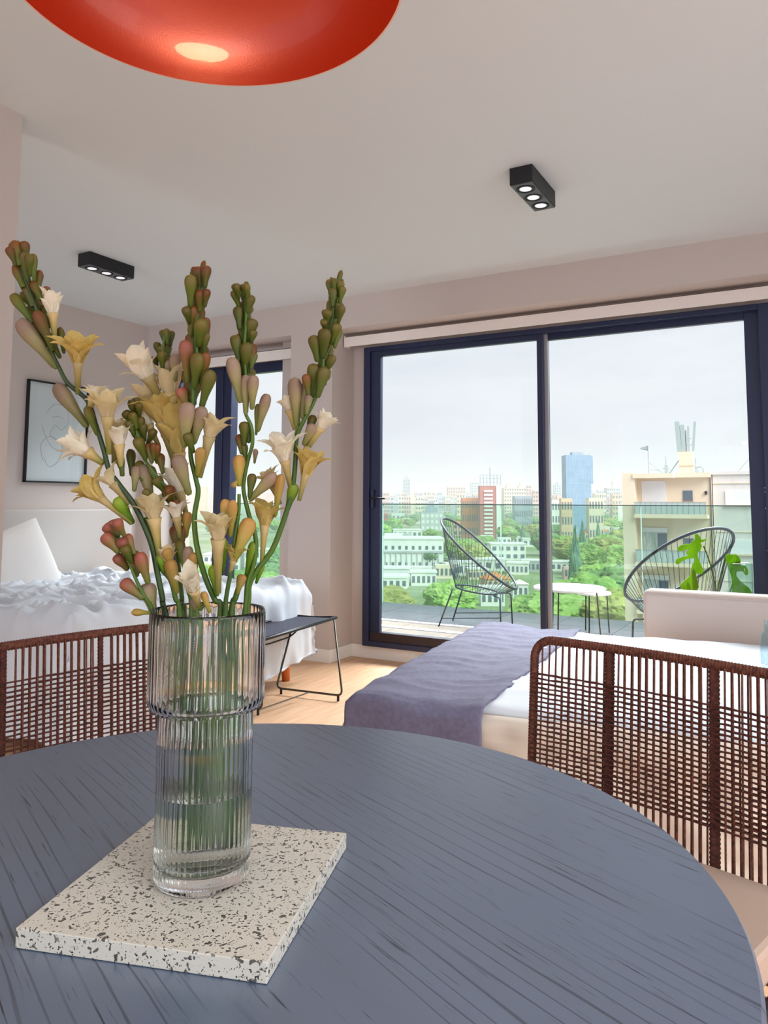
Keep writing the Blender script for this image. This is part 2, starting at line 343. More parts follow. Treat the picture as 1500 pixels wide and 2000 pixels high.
mb.box((XL, YW, BEAM), (2.0, 5.35, H))                    # beam over both windows
mb.box((-3.62, YW, 0), (-3.223, 5.35, BEAM))              # pier between
mb.box((XL, YW, 0), (WX0, 5.35, BEAM))
mb.box((WX0, 5.06, 0), (-3.62, 5.35, .10))
mb.box((-3.223, YD+.02, 0), (DX0, 5.35, BEAM))
mb.box((DX0, YD+.02, 0), (DX1, 5.35, .10))                # threshold
mb.box((DX0, YD+.02, 2.43), (DX1, 5.35, BEAM)); mb.box((DX1, YD+.02, 0), (.2, 5.35, BEAM)); mb.box((.2, YW, 0), (2.0, 5.35, BEAM))
mb.box((WX0, YD+.02, 2.41), (-3.62, 5.35, BEAM))
struct('wall_front', mb, M_wall)
# baseboards
struct('baseboard_pier', MB().box((-3.62, YW-.012, 0), (-3.211, YW, .095)).box((-3.223, YW, 0), (-3.211, YD+.02, .095)), M_white, bevel=.002)
struct('baseboard_door', MB().box((-3.211, YD+.006, 0), (.2, YD+.02, .097)), M_white, bevel=.002)
struct('baseboard_left', MB().box((XL, -2.6, 0), (XL+.012, YW, .095)), M_white)
struct('baseboard_partition', MB().box((-2.786, -2.6, 0), (-2.774, 1.878, .095)).box((-2.94, 1.878, 0), (-2.774, 1.89, .095)), M_white)

# ================================================================== BALCONY DOOR (door_1): frame, two sashes, handle
def frame_rect(mb, x0, x1, z0, z1, wl, wr, wt, wb, y0, y1, mi=0):
    mb.box((x0, y0, z0), (x0+wl, y1, z1), mi); mb.box((x1-wr, y0, z0), (x1, y1, z1), mi)
    mb.box((x0+wl, y0, z1-wt), (x1-wr, y1, z1), mi); mb.box((x0+wl, y0, z0), (x1-wr, y1, z0+wb), mi); return mb
dr = empty('door_1', (0, 0, 0)); dr['kind'] = 'structure'
frame_rect(MB(), DX0, DX1, .10, 2.432, .055, .06, .035, .04, 5.12, 5.24).build('door_frame', M_frame, dr, bevel=.003)
sash = frame_rect(MB(), -3.045, -1.635, .135, 2.405, .095, .04, .05, .075, 5.145, 5.185).build('door_sash', M_frame, dr, bevel=.003)
MB().box((-2.952, 5.163, .205), (-1.672, 5.167, 2.358)).build('pane', PANE, sash)
MB().box((-3.03, 5.135, .137), (-1.66, 5.146, .208)).build('kick_rail', M_frame2, sash, bevel=.002)
s2 = frame_rect(MB(), -1.665, -.245, .135, 2.405, .055, .10, .05, .07, 5.19, 5.23).build('door_sash', M_frame, dr, bevel=.003)
MB().box((-1.612, 5.208, .2), (-.343, 5.212, 2.358)).build('pane', PANE, s2)
MB().box((-1.634, 5.182, .14), (-1.606, 5.20, 2.40)).build('sash_edge_strip', M_alu, s2)
hd = MB().box((-3.02, 5.118, 1.16), (-2.995, 5.146, 1.30)).build('handle_plate', M_frame, sash, bevel=.003)
MB().tube([(-3.007, 5.118, 1.235), (-3.007, 5.085, 1.235), (-2.99, 5.078, 1.235), (-2.87, 5.078, 1.232)], .007, 8).build('door_handle', M_blackmetal, sash, smooth=True)
for z in (1.30, 1.275, 1.175, .92):
    MB().tube([(-.262, 5.185, z), (-.262, 5.192-.012, z)], .0055, 10).build('bolt', M_steel, s2, smooth=True)

# small window
wn = empty('window_1'); wn['kind'] = 'structure'
frame_rect(MB(), WX0, -3.85, .10, 2.405, .05, .02, .085, .05, 5.13, 5.19).build('window_frame', M_frame, wn, bevel=.003)
MB().box((-4.63, 5.11, .12), (-4.445, 5.2, 2.39)).box((-4.56, 5.10, .12), (-4.535, 5.11, 2.39)).build('mullion', M_frame, wn, bevel=.003)
MB().box((-5.08, 5.158, .15), (-4.63, 5.162, 2.32)).build('pane', PANE, wn); MB().box((-4.445, 5.158, .15), (-3.87, 5.162, 2.32)).build('pane', PANE, wn)
struct('trim_1', MB().box((-3.85, 5.06, .10), (-3.62, 5.2, BEAM)), M_wall)

# roller blinds (rolled up in cassettes)
def blind(x0, x1, y0, z0, z1, label):
    e = empty('roller_blind', ((x0+x1)/2, y0, z0), label=label, cat='blind', group=None)
    cx = (x0+x1)/2
    MB().box((x0-cx, 0, 0), (x1-cx, .012, z1-z0)).box((x0-cx, .0, z1-z0-.008), (x1-cx, .07, z1-z0)).build('cassette', M_blind, e, bevel=.002)
    MB().box((x0-cx-.006, -.004, -.004), (x0-cx, .075, z1-z0+.004)).build('end_cap', M_white, e); MB().box((x1-cx, -.004, -.004), (x1-cx+.006, .075, z1-z0+.004)).build('end_cap', M_white, e)
    MB().tube([(x0-cx+.01, .045, .045), (x1-cx-.01, .045, .045)], .028, 14).build('fabric_roll', M_blind, e, smooth=True)
blind(-3.205, .19, 5.02, 2.432, 2.515, 'long white roller blind cassette above the balcony door')
blind(-5.12, -3.63, 5.00, 2.385, 2.475, 'short white roller blind cassette above the narrow window behind the flowers')

# ================================================================== CEILING SPOT BOXES
def spotbox(x0, y0, label):
    e = empty('ceiling_spotlight', (x0, y0, H-.088), label=label, cat='ceiling light', group='black triple ceiling spotlights')
    wd, ln, hh = .112, .365, .088
    MB().box((0, 0, .004), (wd, ln, hh)).build('housing', M_black, e, bevel=.002)
    pm = MB(); pm.box((.004, .004, 0), (wd-.004, ln-.004, .004)).build('face_plate', M_ltpanel, e)
    for k in range(3):
        cy_ = .066+k*.116
        rg = MB().lathe([(.030, -.0005), (.045, -.0005), (.045, -.003), (.042, -.004), (.036, -.002), (.034, -.001)], 24, (wd/2, cy_)).build('lamp_ring', M_blackmetal, e, smooth=True)
        MB().lathe([(.0001, -.0015), (.024, -.0015), (.029, -.0008)], 20, (wd/2, cy_)).build('lens', M_ltlens, rg, smooth=True)
        sp_ = bpy.data.lights.new('spot', 'SPOT'); sp_.energy = 5; sp_.spot_size = radians(75); sp_.shadow_soft_size = .025; sp_.color = (1, .95, .88)
        so = bpy.data.objects.new('spot', sp_); COL.objects.link(so); so.parent = e; so.location = (wd/2, cy_, -.012)
def emis(name, col, st):
    m = bpy.data.materials.new(name); m.use_nodes = True; p = m.node_tree.nodes['Principled BSDF']
    p.inputs['Base Color'].default_value = srgb(col); p.inputs['Emission Color'].default_value = srgb(col); p.inputs['Emission Strength'].default_value = st; return m
M_ltlens = emis('lit_lens', 'DDE0E4', .75)
spotbox(-1.205, 3.33, 'black three-lamp ceiling spotlight box in front of the balcony door')
spotbox(-4.068, 3.172, 'black three-lamp ceiling spotlight box above the bed by the left wall')

# ================================================================== PENDANT LAMP
e = empty('pendant_lamp', (-.683, .712, 1.9), label='pendant lamp with glossy red-orange dome shade over the round table', cat='lamp')
R0 = .2695; prof_o = []; prof_i = []
for i in range(19):
    a = i/18*pi/2*.93; prof_o.append((R0*cos(a), .20*sin(a)))
for i in range(19):
    a = (18-i)/18*pi/2*.93; prof_i.append(((R0-.003)*cos(a), .197*sin(a)))
mbp = MB(); mbp.lathe(prof_o, 96, mi=0); mbp.lathe(prof_i, 96, mi=1); mbp.lathe([prof_i[-1], prof_o[0]], 96, mi=2)
mbp.build('lamp_shade', [M_shadeo, M_shade, mat('shade_rim', 'E8C4B8', .4)], e, smooth=True)
MB().lathe([(.02, .33), (.022, .24), (.026, .2), (.026, .17), (.02, .14), (.018, .13)], 24).build('lamp_socket', M_shade, e, smooth=True)
MB().lathe([(.0001, .045), (.016, .05), (.028, .066), (.031, .085), (.027, .105), (.017, .125), (.014, .14)], 24).build('bulb', emis('warm_bulb', 'FFC890', 1.2), e, smooth=True)
MB().tube([(0, 0, .32), (0, 0, H-1.9-.02)], .003, 8).build('lamp_cord', M_blackmetal, e)
MB().lathe([(.0001, H-1.9), (.055, H-1.9), (.055, H-1.925), (.0001, H-1.928)], 24).build('ceiling_canopy', M_white, e)
pl_ = bpy.data.lights.new('pendant_bulb', 'POINT'); pl_.energy = 1.6; pl_.color = (1, .72, .42); pl_.shadow_soft_size = .03
po = bpy.data.objects.new('pendant_bulb', pl_); COL.objects.link(po); po.parent = e; po.location = (0, 0, .02)

# ================================================================== DINING TABLE
TC = (-.669, .752); TR = .6146
e = empty('dining_table', (TC[0], TC[1], 0), label='round dark blue-black stained oak dining table in the foreground', cat='table')
n = 160
MB().lathe([(.0001, .722), (TR-.02, .722), (TR-.006, .726), (TR, .738), (TR, .744), (TR-.004, .75), (.0001, .75)], n).build('tabletop', M_table, e)
bpy.data.objects['tabletop'].data.materials[0] = M_table
MB().lathe([(.0001, .722), (.045, .722), (.05, .3), (.055, .08), (.0001, .08)], 32).build('pedestal', M_blackmetal, e, smooth=True)
MB().lathe([(.0001, .0), (.30, .0), (.30, .012), (.28, .018), (.06, .08), (.0001, .08)], 64).build('base', M_blackmetal, e)

# ================================================================== TERRAZZO BOARD
c0 = at_z(31, 1812, .770); c1 = at_z(522, 1880, .770); c2 = at_z(681, 1627, .770)
u = (c1-c0); lenu = u.length; u.normalize(); v = Vector((-u.y, u.x, 0)); lenv = (c2-c1).dot(v)
bang = atan2(u.y, u.x)
tb = MB().box((0, 0, 0), (lenu, lenv, .0195)).build('terrazzo_board', M_terr, None, bevel=.0008)
tb.location = (c0.x, c0.y, .7505); tb.rotation_euler = (0, 0, bang)
tag(tb, 'speckled cream terrazzo board under the glass vase', 'board')

# ================================================================== VASE
VC = (-.632, .694); ZB = .7705
e = empty('vase', (VC[0], VC[1], ZB), label='tall ribbed clear glass vase with stepped wider top, holding tuberoses', cat='vase')
RB, RT, NR = .0545, .0672, 52
zstep, ztop = .192, .303
def rib(i, k): return 0
prof = [(.0001, .0008), (RB-.006, .0), (RB-.002, .002), (RB, .007), (RB, .05), (RB, .1), (RB, .15), (RB, zstep), (RB+.003, zstep-.003), (RT-.004, zstep-.001), (RT, zstep+.007), (RT, zstep+.05), (RT, ztop-.01), (RT-.0002, ztop-.003), (RT-.0015, ztop), (RT-.003, ztop-.002),
        (RT-.0034, ztop-.02), (RT-.0034, zstep+.012), (RT-.0055, zstep+.005), (RB-.0036, zstep), (RB-.0038, .15), (RB-.0038, .1), (RB-.0038, .03), (RB-.006, .021), (RB-.012, .018), (.0001, .018)]
amp = [0, 0, .0001, .0003, .0004, .0004, .0004, .0003, .0001, .0002, .0004, .0004, .0003, .0002, .0001, 0] + [0]*10
NS = NR*8
MB().lathe(prof, NS, wob=lambda i, k: amp[i]*(abs(cos(pi*NR*k/NS))*2-1.2)).build('glass_body', VG, e, smooth=True)
WL = .099
MB().lathe([(.0001, .0178), (RB-.0118, .0178), (RB-.0057, .0208), (RB-.0036, .0299), (RB-.0036, WL), (.0001, WL)], 96).build('water', WG, e, smooth=False)

# ================================================================== TUBEROSES
def bud_mesh(name, m):
    prof_ = [(.13, 0), (.22, .06), (.25, .2), (.30, .36), (.38, .50), (.45, .63), (.49, .74), (.475, .84), (.40, .92), (.26, .975), (.02, 1.0)]
    mb_ = MB(); mb_.lathe(prof_, 12, wob=lambda i, k: prof_[i][0]*(.03+.10*i/10)*cos(3*2*pi*k/12)); return mb_.mesh(name, m, True)
BUD = {k: bud_mesh('bud', m) for k, m in B_MAT.items()}
def petal_mesh(m, curl, name='petal', wd=.30, tipw=.5):
    # local: x outward, z up along flower axis; unit length
    mb_ = MB(); nu, nv = 9, 6
    def fn(a, b_):
        t = a; wv_ = wd*min(1, .42+t*1.7)*sqrt(max(.0004, 1-t**3.2)); q = (b_-.5)*2
        ang = .15+curl*t*t*1.7
        # integrate arc
        st = 12; x_ = z_ = 0
        for i in range(int(st*t)+0): x_ += sin(.12+curl*((i/st)**1.3)*1.9)/st; z_ += cos(.12+curl*((i/st)**1.3)*1.9)/st
        fr = st*t-int(st*t); x_ += sin(.12+curl*(t**1.3)*1.9)/st*fr; z_ += cos(.12+curl*(t**1.3)*1.9)/st*fr
        return (x_-(q*q)*wv_*.35+.03*sin(9*t+q*3)*abs(q)*.5, q*wv_, z_+(q*q)*wv_*.12)
    mb_.grid(nu, nv, fn); return mb_.mesh(name, m, True)
PET = {}
for key, m in (('c', M_petal), ('y', M_petaly), ('w', M_petalw)):
    for cu, wd in ((.25, .25), (.75, .22), (1.25, .18)): PET[(key, cu)] = petal_mesh(m, cu, wd=wd)
TPROF = [(.055, 0), (.06, .2), (.075, .5), (.10, .8), (.14, 1.0), (.12, 1.0), (.08, .8)]
def frame_of(z, twist=0, toward=None):
    z = z.normalized(); x = (toward or CF).cross(z); x = x.normalized() if x.length > 1e-4 else z.orthogonal().normalized(); y = z.cross(x)
    m = Matrix((x, y, z)).transposed()
    return m @ Matrix.Rotation(twist, 3, 'Z')
def mtx(loc, R3, s): 
    m = (R3 @ Matrix.Diagonal(Vector(s))).to_4x4(); m.translation = loc; return m
DV = .94            # camera distance of the vase axis
PXM = DV/FPX
rb = random.Random(11)
def add_bud(par, bx, by, tx, ty, wpx, c, d, lean=None):
    dz = rb.uniform(-.012, .012) if lean is None else lean
    a = at_d(bx, by, d); t = at_d(tx, ty, d+dz)
    ln = (t-a).length; wm = wpx*d/FPX
    o = inst('bud', BUD[c], par, mtx(a, frame_of(t-a, rb.uniform(0, 6)), (wm*1.34, wm*1.26, ln*1.12)))
    return o
def add_flower(par, bx, by, mx_, my, rpx, key, d, tips=None, facing=0.0, curl=(.75, .25), n1=6, tw=None, inner=True):
    """base and mouth in photo coordinates; facing leans the mouth towards (+) or away from the camera"""
    a = at_d(bx, by, d); m_ = at_d(mx_, my, d-facing); ax = m_-a; ln = ax.length
    twm = 1.25*(tw or 17)*d/FPX
    kk_ = twm/.26/ln
    tm_ = MB().lathe([(r_*kk_, z_) for r_, z_ in TPROF], 12).mesh('flower', M_tubef, True)
    fl_ = inst('flower', tm_, par, mtx(a, frame_of(ax, rb.uniform(0, 6)), (ln, ln, ln)))
    inv = fl_.matrix_basis.inverted(); rl = 1.65*rpx*d/FPX
    F = frame_of(ax)
    off = rb.uniform(0, 6)
    rings = [(curl[0], n1, 1.0, .3)] + ([(curl[1], 6, .82, 0)] if inner else [])
    for cu, nn, sc_, o_ in rings:
        for k in range(nn):
            ph = off+o_+2*pi*(k+rb.uniform(-.15, .15))/nn; s_ = rl*sc_*rb.uniform(.85, 1.12)
            R3 = F @ Matrix.Rotation(ph, 3, 'Z') @ Matrix.Rotation(rb.uniform(-.12, .18), 3, 'Y')
            base = m_-ax.normalized()*rl*.12 + (F @ Vector((cos(ph), sin(ph), 0)))*twm*.28
            inst('petal', PET[(key, cu)], fl_, inv @ mtx(base, R3, (s_, s_*1.05, s_)))
    return fl_
def stem(name, pts, label, d, r0=9, r1=4, m=M_stem, low=None):
    """pts: photo coordinates tip -> vase mouth; then on into the vase"""
    e_ = empty('tuberose_stem', (VC[0], VC[1], ZB+.02), label=label, cat='flower', group=None)
    off = Vector((VC[0], VC[1], ZB+.02))
    P = []
    nn = len(pts)
    for i, q in enumerate(pts):
        dd = d+(q[2] if len(q) > 2 else 0); P.append(at_d(q[0], q[1], dd)-off)
    if low is not None:
        P.append(Vector((low[0]*.55+ (P[-1].x)*.45, low[1]*.55+P[-1].y*.45, .14)) if False else P[-1].lerp(Vector(low), .5)); P.append(Vector(low))
    Q = interp(P, 6); k = len(Q)
    rs = [(r1+(r0-r1)*min(1, (i/k)*1.5))*.5*d/FPX*(1.25 if i > k-14 else 1) for i in range(k)]
    MB().tube(Q, rs, 10).build('stem', m, e_, smooth=True)
    e_['_d'] = d
    return e_, off
class Spike:
    def __init__(s, pts, label, d, low, r0=9, r1=4, m=M_stem):
        s.d = d; s.e, s.off = stem('tuberose', pts, label, d, r0, r1, m, low); s.pts = pts
    def bud(s, *a, lean=None):
        o = add_bud(s.e, *a, s.d+rb.uniform(-.008, .008), lean=lean); o.matrix_basis = Matrix.Translation(-s.off) @ o.matrix_basis
    def flower(s, *a, d=0, **k):
        o = add_flower(s.e, *a, s.d+d, **k); o.matrix_basis = Matrix.Translation(-s.off) @ o.matrix_basis
    def rear(s, k=1.0, frac=(.02, .45), n=14, w=14, ln=40, c='g'):
        """buds on the far side of the spike, mostly hidden by those in front"""
        P = [Vector((p[0], p[1])) for p in s.pts]; tot = sum((P[i+1]-P[i]).length for i in range(len(P)-1))
        for i in range(n):
            t = (frac[0]+(frac[1]-frac[0])*i/n)*tot; acc = 0
            for j in range(len(P)-1):
                sl = (P[j+1]-P[j]).length
                if acc+sl >= t: break
                acc += sl
            q = P[j].lerp(P[j+1], (t-acc)/sl); dr_ = (P[j]-P[j+1]).normalized(); nx = Vector((-dr_.y, dr_.x))
            sd = (-1)**i*rb.uniform(.1, .3)
            tip = q+(dr_+nx*sd)*ln*rb.uniform(.8, 1.1)
            o = add_bud(s.e, q.x, q.y, tip.x, tip.y, w*rb.uniform(.8, 1.05)*(.6+.8*(i/n)), c, s.d+.008, lean=.012); o.matrix_basis = Matrix.Translation(-s.off) @ o.matrix_basis
def low_at(px, py): 
    p = at_d(px, py, DV)-Vector((VC[0], VC[1], ZB+.02)); r = hypot(p.x, p.y); k = min(1, .031/max(r, 1e-6)); return (p.x*k, p.y*k, .004)

S1 = Spike([(35, 500), (48, 545), (66, 590), (80, 630), (98, 680), (115, 717), (133, 749), (171, 783), (187, 829), (202, 877), (213, 917), (233, 947), (260, 983), (280, 1023), (297, 1067), (307, 1117), (317, 1167), (322, 1200)],
           'leftmost tuberose stem, thick and dark, leaning far left with rusty buds and pale flowers', .93, low_at(440, 1715), 11, 6, M_stemd)
S1.rear(n=16, w=14, ln=40, frac=(.02, .26))
for q in [(32,519,17,486,13,'r'),(40,519,29,477,20,'r'),(53,509,47,475,16,'r'),(55,557,49,498,17,'g'),(67,549,65,501,13,'g'),(45,562,33,523,19,'r'),(76,567,77,533,13,'r'),(64,599,51,554,18,'r'),(80,586,68,553,17,'r'),(64,631,28,581,17,'g'),(104,685,73,615,18,'r'),(111,719,45,634,25,'p'),(91,577,92,561,10,'r'),(171,834,115,759,25,'p'),(60,540,58,500,15,'g'),(118,700,95,655,14,'g'),(125,690,118,645,12,'g'),(96,640,88,600,14,'g'),(190,850,170,800,14,'g'),(260,1023,230,977,20,'L'),(240,930,235,895,13,'g')]: S1.bud(*q)
S1.flower(107, 664, 103, 612, 34, 'w', curl=(.25, .25), n1=5)
S1.flower(152, 770, 152, 706, 46, 'y', curl=(.75, .25), facing=.012)
S1.flower(213, 887, 210, 812, 46, 'c', curl=(.75, .25), facing=.01, tw=20)
S1.flower(172, 812, 182, 775, 24, 'w', curl=(.75, .25), inner=False)
S1.flower(201, 905, 172, 884, 40, 'w', curl=(.25, .75), tw=22)
S1.flower(257, 1023, 196, 972, 42, 'y', curl=(.75, .25), tw=14)
S1.flower(239, 930, 233, 868, 34, 'w', curl=(.75, .25))
S1.flower(252, 985, 222, 945, 30, 'c', curl=(.75, .25), inner=False)
S1.flower(222, 905, 226, 850, 30, 'c', curl=(.75, .25), d=.02)

S7 = Spike([(212, 1035), (233, 1062), (250, 1095), (263, 1125), (273, 1148), (290, 1178), (300, 1202)], 'short low tuberose spike with red-tipped buds above the vase rim', .915, low_at(445, 1712), 8, 4)
for q in [(233,1050,207,1028,17,'R'),(233,1047,217,1020,17,'R'),(243,1047,228,1018,16,'R'),(233,1080,205,1047,20,'R'),(250,1083,237,1055,20,'R'),(263,1083,248,1048,16,'R'),(250,1113,228,1088,18,'R'),(267,1127,257,1088,20,'R'),(290,1140,273,1085,20,'R'),(280,1170,242,1138,20,'R'),(300,1197,287,1145,27,'p'),(272,1120,262,1080,15,'g'),(258,1100,243,1070,16,'g'),(293,1197,262,1196,12,'y')]: S7.bud(*q)

S2 = Spike([(322, 655), (318, 690), (322, 740), (328, 800), (334, 860), (338, 920), (342, 990), (345, 1060), (350, 1120), (355, 1165), (358, 1198)], 'short rear tuberose stem with large cream flowers, left of the tallest central stem', .965, low_at(430, 1708), 9, 5)
for q in [(322,672,318,648,11,'g'),(327,672,325,645,11,'g'),(333,676,335,650,12,'g'),(312,695,306,672,13,'g'),(319,700,315,678,13,'g'),(327,704,325,676,15,'g'),(306,715,302,697,13,'g'),(318,720,316,690,15,'g'),(342,745,342,698,17,'p'),(331,745,326,708,15,'p'),(325,730,322,700,14,'g'),(337,880,330,840,14,'g'),(335,740,335,700,12,'g')]: S2.bud(*q)
S2.flower(322, 850, 300, 795, 36, 'c', curl=(.25, .75), tw=22, d=.012)
S2.flower(358, 850, 352, 800, 30, 'y', curl=(.75, .25), tw=16, d=.01)
S2.flower(316, 785, 288, 735, 46, 'w', curl=(.25, .75), tw=24, facing=.01)
S2.flower(342, 835, 333, 768, 40, 'c', curl=(.25, .25), tw=26)
S2.flower(340, 900, 318, 825, 50, 'y', curl=(.75, .25), tw=24)
S2.flower(352, 905, 343, 850, 44, 'y', curl=(.25, .25), tw=24)
S2.flower(310, 870, 290, 830, 30, 'w', curl=(.75, .25), tw=16)
S2.flower(362, 940, 350, 885, 42, 'y', curl=(.25, .25), tw=20)
S2.flower(366, 1012, 351, 960, 36, 'w', curl=(.25, .25), tw=18)

S3 = Spike([(262, 790), (262, 815), (268, 850), (280, 893), (308, 932), (332, 962), (343, 1000), (350, 1050), (358, 1100), (367, 1150), (374, 1198)], 'slim tuberose spike of small green buds between the leftmost stem and the cream flowers', .945, low_at(358, 1712), 8, 4)
for q in [(262,812,256,785,13,'g'),(268,812,266,780,13,'g'),(273,815,271,790,11,'g'),(262,830,245,805,14,'g'),(268,838,258,808,15,'g'),(262,850,250,825,13,'g'),(277,850,275,818,13,'g'),(283,862,279,830,13,'g'),(275,870,265,842,16,'g'),(288,868,300,842,13,'g'),(297,905,290,870,14,'r'),(300,900,301,868,14,'r'),(306,905,308,872,12,'r'),(285,898,268,860,18,'g'),(318,925,312,890,14,'r'),(297,983,280,915,22,'p'),(323,962,305,935,18,'g'),(333,985,331,953,17,'r'),(257,930,255,883,15,'g'),(345,1000,325,960,18,'g'),(352,1045,340,985,20,'g'),(350,1012,340,980,18,'r'),(347,1083,343,1032,18,'r'),(353,1080,357,1032,15,'r'),(363,1050,366,1005,16,'y'),(262,960,266,915,15,'p'),(310,945,292,915,16,'g'),(280,940,272,905,15,'g'),(298,1000,285,960,14,'g')]: S3.bud(*q)
S3.flower(311, 1083, 301, 1012, 42, 'c', curl=(.75, .25), tw=22, d=-.015)

S8 = Spike([(285, 1010), (300, 1060), (313, 1107), (333, 1133), (343, 1170), (351, 1200)], 'short green tuberose shoot rising beside the dark leftmost stem', .935, low_at(352, 1714), 10, 8)
for q in [(365,1135,368,1075,17,'p'),(380,1127,377,1085,17,'y'),(345,1160,333,1100,20,'y'),(320,1120,312,1085,15,'L'),(338,1110,325,1075,16,'y'),(360,1110,352,1060,15,'g'),(375,1140,366,1105,14,'g')]: S8.bud(*q)
S8.flower(352, 1050, 345, 1010, 28, 'w', curl=(.75, .25), tw=16)
S8.flower(340, 1137, 330, 1098, 26, 'c', curl=(.25, .75), tw=20)

S4 = Spike([(390, 530), (388, 580), (382, 640), (384, 700), (378, 760), (377, 830), (372, 885), (383, 937), (387, 962), (380, 1007), (382, 1050), (390, 1090), (403, 1133), (420, 1172), (431, 1200)], 'tallest central tuberose stem with rusty brown buds', .925, low_at(370, 1715), 11, 6)
S4.rear(n=26, w=17, ln=46, frac=(.04, .40), c='r')
for q in [(390,563,387,525,20,'r'),(400,563,403,523,16,'r'),(372,600,372,543,19,'g'),(390,610,392,570,20,'r'),(400,600,404,568,13,'r'),(370,633,363,603,14,'g'),(373,657,377,602,22,'r'),(387,677,393,628,22,'g'),(400,687,402,627,13,'r'),(397,693,402,653,13,'g'),(367,747,361,673,22,'R'),(380,760,387,697,22,'g'),(393,753,402,695,17,'r'),(393,797,410,730,20,'g'),(367,797,352,762,19,'R'),(360,873,367,795,25,'p'),(378,867,395,802,22,'p'),(385,930,392,880,16,'y'),(378,885,365,850,16,'g'),(370,967,347,897,24,'p'),(386,550,378,530,12,'g'),(375,560,381,540,10,'g')]: S4.bud(*q, lean=rb.uniform(-.014, .0))
S4.flower(390, 933, 409, 853, 42, 'c', curl=(.75, .25), tw=19)

S5 = Spike([(476, 562), (480, 600), (480, 640), (477, 687), (480, 740), (478, 800), (491, 833), (493, 867), (484, 900), (477, 935), (476, 960), (486, 1005), (498, 1044), (500, 1076), (493, 1112), (483, 1140), (478, 1200)], 'second tallest green tuberose spike, standing right of the rusty central one', .935, low_at(474, 1715), 9, 5)
S5.rear(n=26, w=14, ln=40, frac=(.04, .36))
for q in [(467,583,460,557,13,'g'),(477,580,477,557,14,'g'),(483,585,483,558,11,'g'),(467,600,457,570,14,'g'),(483,613,490,580,17,'g'),(468,643,465,603,15,'g'),(480,623,488,600,14,'g'),(483,667,493,627,19,'g'),(490,672,495,647,13,'g'),(467,707,460,660,18,'g'),(478,730,483,675,20,'g'),(490,730,493,677,14,'r'),(490,720,498,693,11,'g'),(470,787,453,707,22,'p'),(480,810,480,740,17,'p'),(492,800,495,740,17,'p'),(503,843,520,777,17,'p'),(477,870,478,828,17,'g'),(473,887,468,853,16,'r'),(467,950,467,895,20,'y'),(487,973,493,930,15,'g'),(487,977,533,930,21,'p'),(486,865,484,835,14,'g'),(500,850,503,795,10,'g'),(480,900,476,870,13,'g'),(467,935,455,950,9,'y'),(497,905,499,880,8,'p')]: S5.bud(*q)

S6 = Spike([(655, 553), (651, 600), (645, 643), (633, 687), (630, 727), (615, 780), (594, 820), (580, 853), (577, 900), (573, 943), (564, 985), (547, 1037), (530, 1077), (503, 1113), (487, 1143), (481, 1200)], 'rightmost tuberose stem, leaning right over the pale wall pier', .94, low_at(376, 1711), 11, 5)
S6.rear(n=24, w=13, ln=38, frac=(.03, .33))
for q in [(647,580,643,550,12,'g'),(653,573,653,548,12,'g'),(660,580,667,552,12,'g'),(650,600,650,567,14,'g'),(663,593,670,563,11,'g'),(657,623,662,593,16,'g'),(637,633,640,607,17,'g'),(660,633,668,600,12,'g'),(647,673,657,635,18,'g'),(653,680,662,645,14,'g'),(633,643,632,627,12,'g'),(630,700,635,648,20,'g'),(620,707,613,660,17,'g'),(633,733,650,698,15,'g'),(633,753,633,720,17,'g'),(610,777,612,717,19,'g'),(620,777,633,723,19,'g'),(603,773,597,735,14,'r'),(580,833,577,747,23,'p'),(590,817,597,753,15,'p'),(593,870,613,833,20,'p'),(625,765,640,725,14,'g'),(600,850,612,815,14,'g'),(537,1010,548,935,15,'y'),(560,1000,574,950,17,'L'),(480,1131,494,1065,14,'L'),(500,1140,512,1105,10,'L'),(598,810,603,775,13,'p')]: S6.bud(*q)
S6.flower(548, 985, 530, 945, 26, 'c', curl=(.75, .25), tw=14, d=.012)
S6.flower(580, 850, 566, 800, 24, 'w', curl=(.75, .25), d=.015)
S6.flower(603, 873, 626, 835, 30, 'w', curl=(.75, .25))
S6.flower(567, 950, 556, 898, 44, 'w', curl=(.75, .25), tw=18, facing=.008)
S6.flower(584, 978, 597, 925, 46, 'y', curl=(.75, .25), tw=15)
S6.flower(511, 1105, 517, 1025, 42, 'y', curl=(.75, .25), tw=15)

S9 = Spike([(467, 965), (466, 1000), (459, 1050), (452, 1110), (443, 1160), (440, 1200)], 'short central tuberose stem with a pair of peach buds and a large open flower', .92, low_at(462, 1713), 9, 7)
for q in [(440,1045,439,982,16,'y'),(450,1048,455,984,16,'y'),(460,1090,486,1020,26,'y'),(424,1165,418,1110,18,'L'),(436,1120,440,1060,10,'L')]: S9.bud(*q)
S9.flower(426, 1158, 426, 1052, 44, 'c', curl=(.75, .25), tw=22, facing=.01)
S9.flower(447, 1130, 456, 1095, 26, 'y', curl=(.75, .25), tw=12)

S10 = Spike([(400, 1178), (392, 1190), (385, 1205)], 'single cream bloom resting low at the middle of the vase rim', .90, low_at(448, 1708), 9, 7)
S10.flower(389, 1185, 378, 1150, 36, 'w', curl=(.25, .25), tw=20, facing=.02)
S10.bud(383, 1197, 380, 1172, 14, 'p'); S10.bud(410, 1197, 398, 1160, 12, 'y')
S11 = Spike([(466, 1148), (460, 1168), (452, 1200)], 'cut green stub with an orange-brown tip at the right of the vase mouth', .93, low_at(486, 1713), 12, 11)
S11.bud(463, 1160, 474, 1126, 15, 'y')

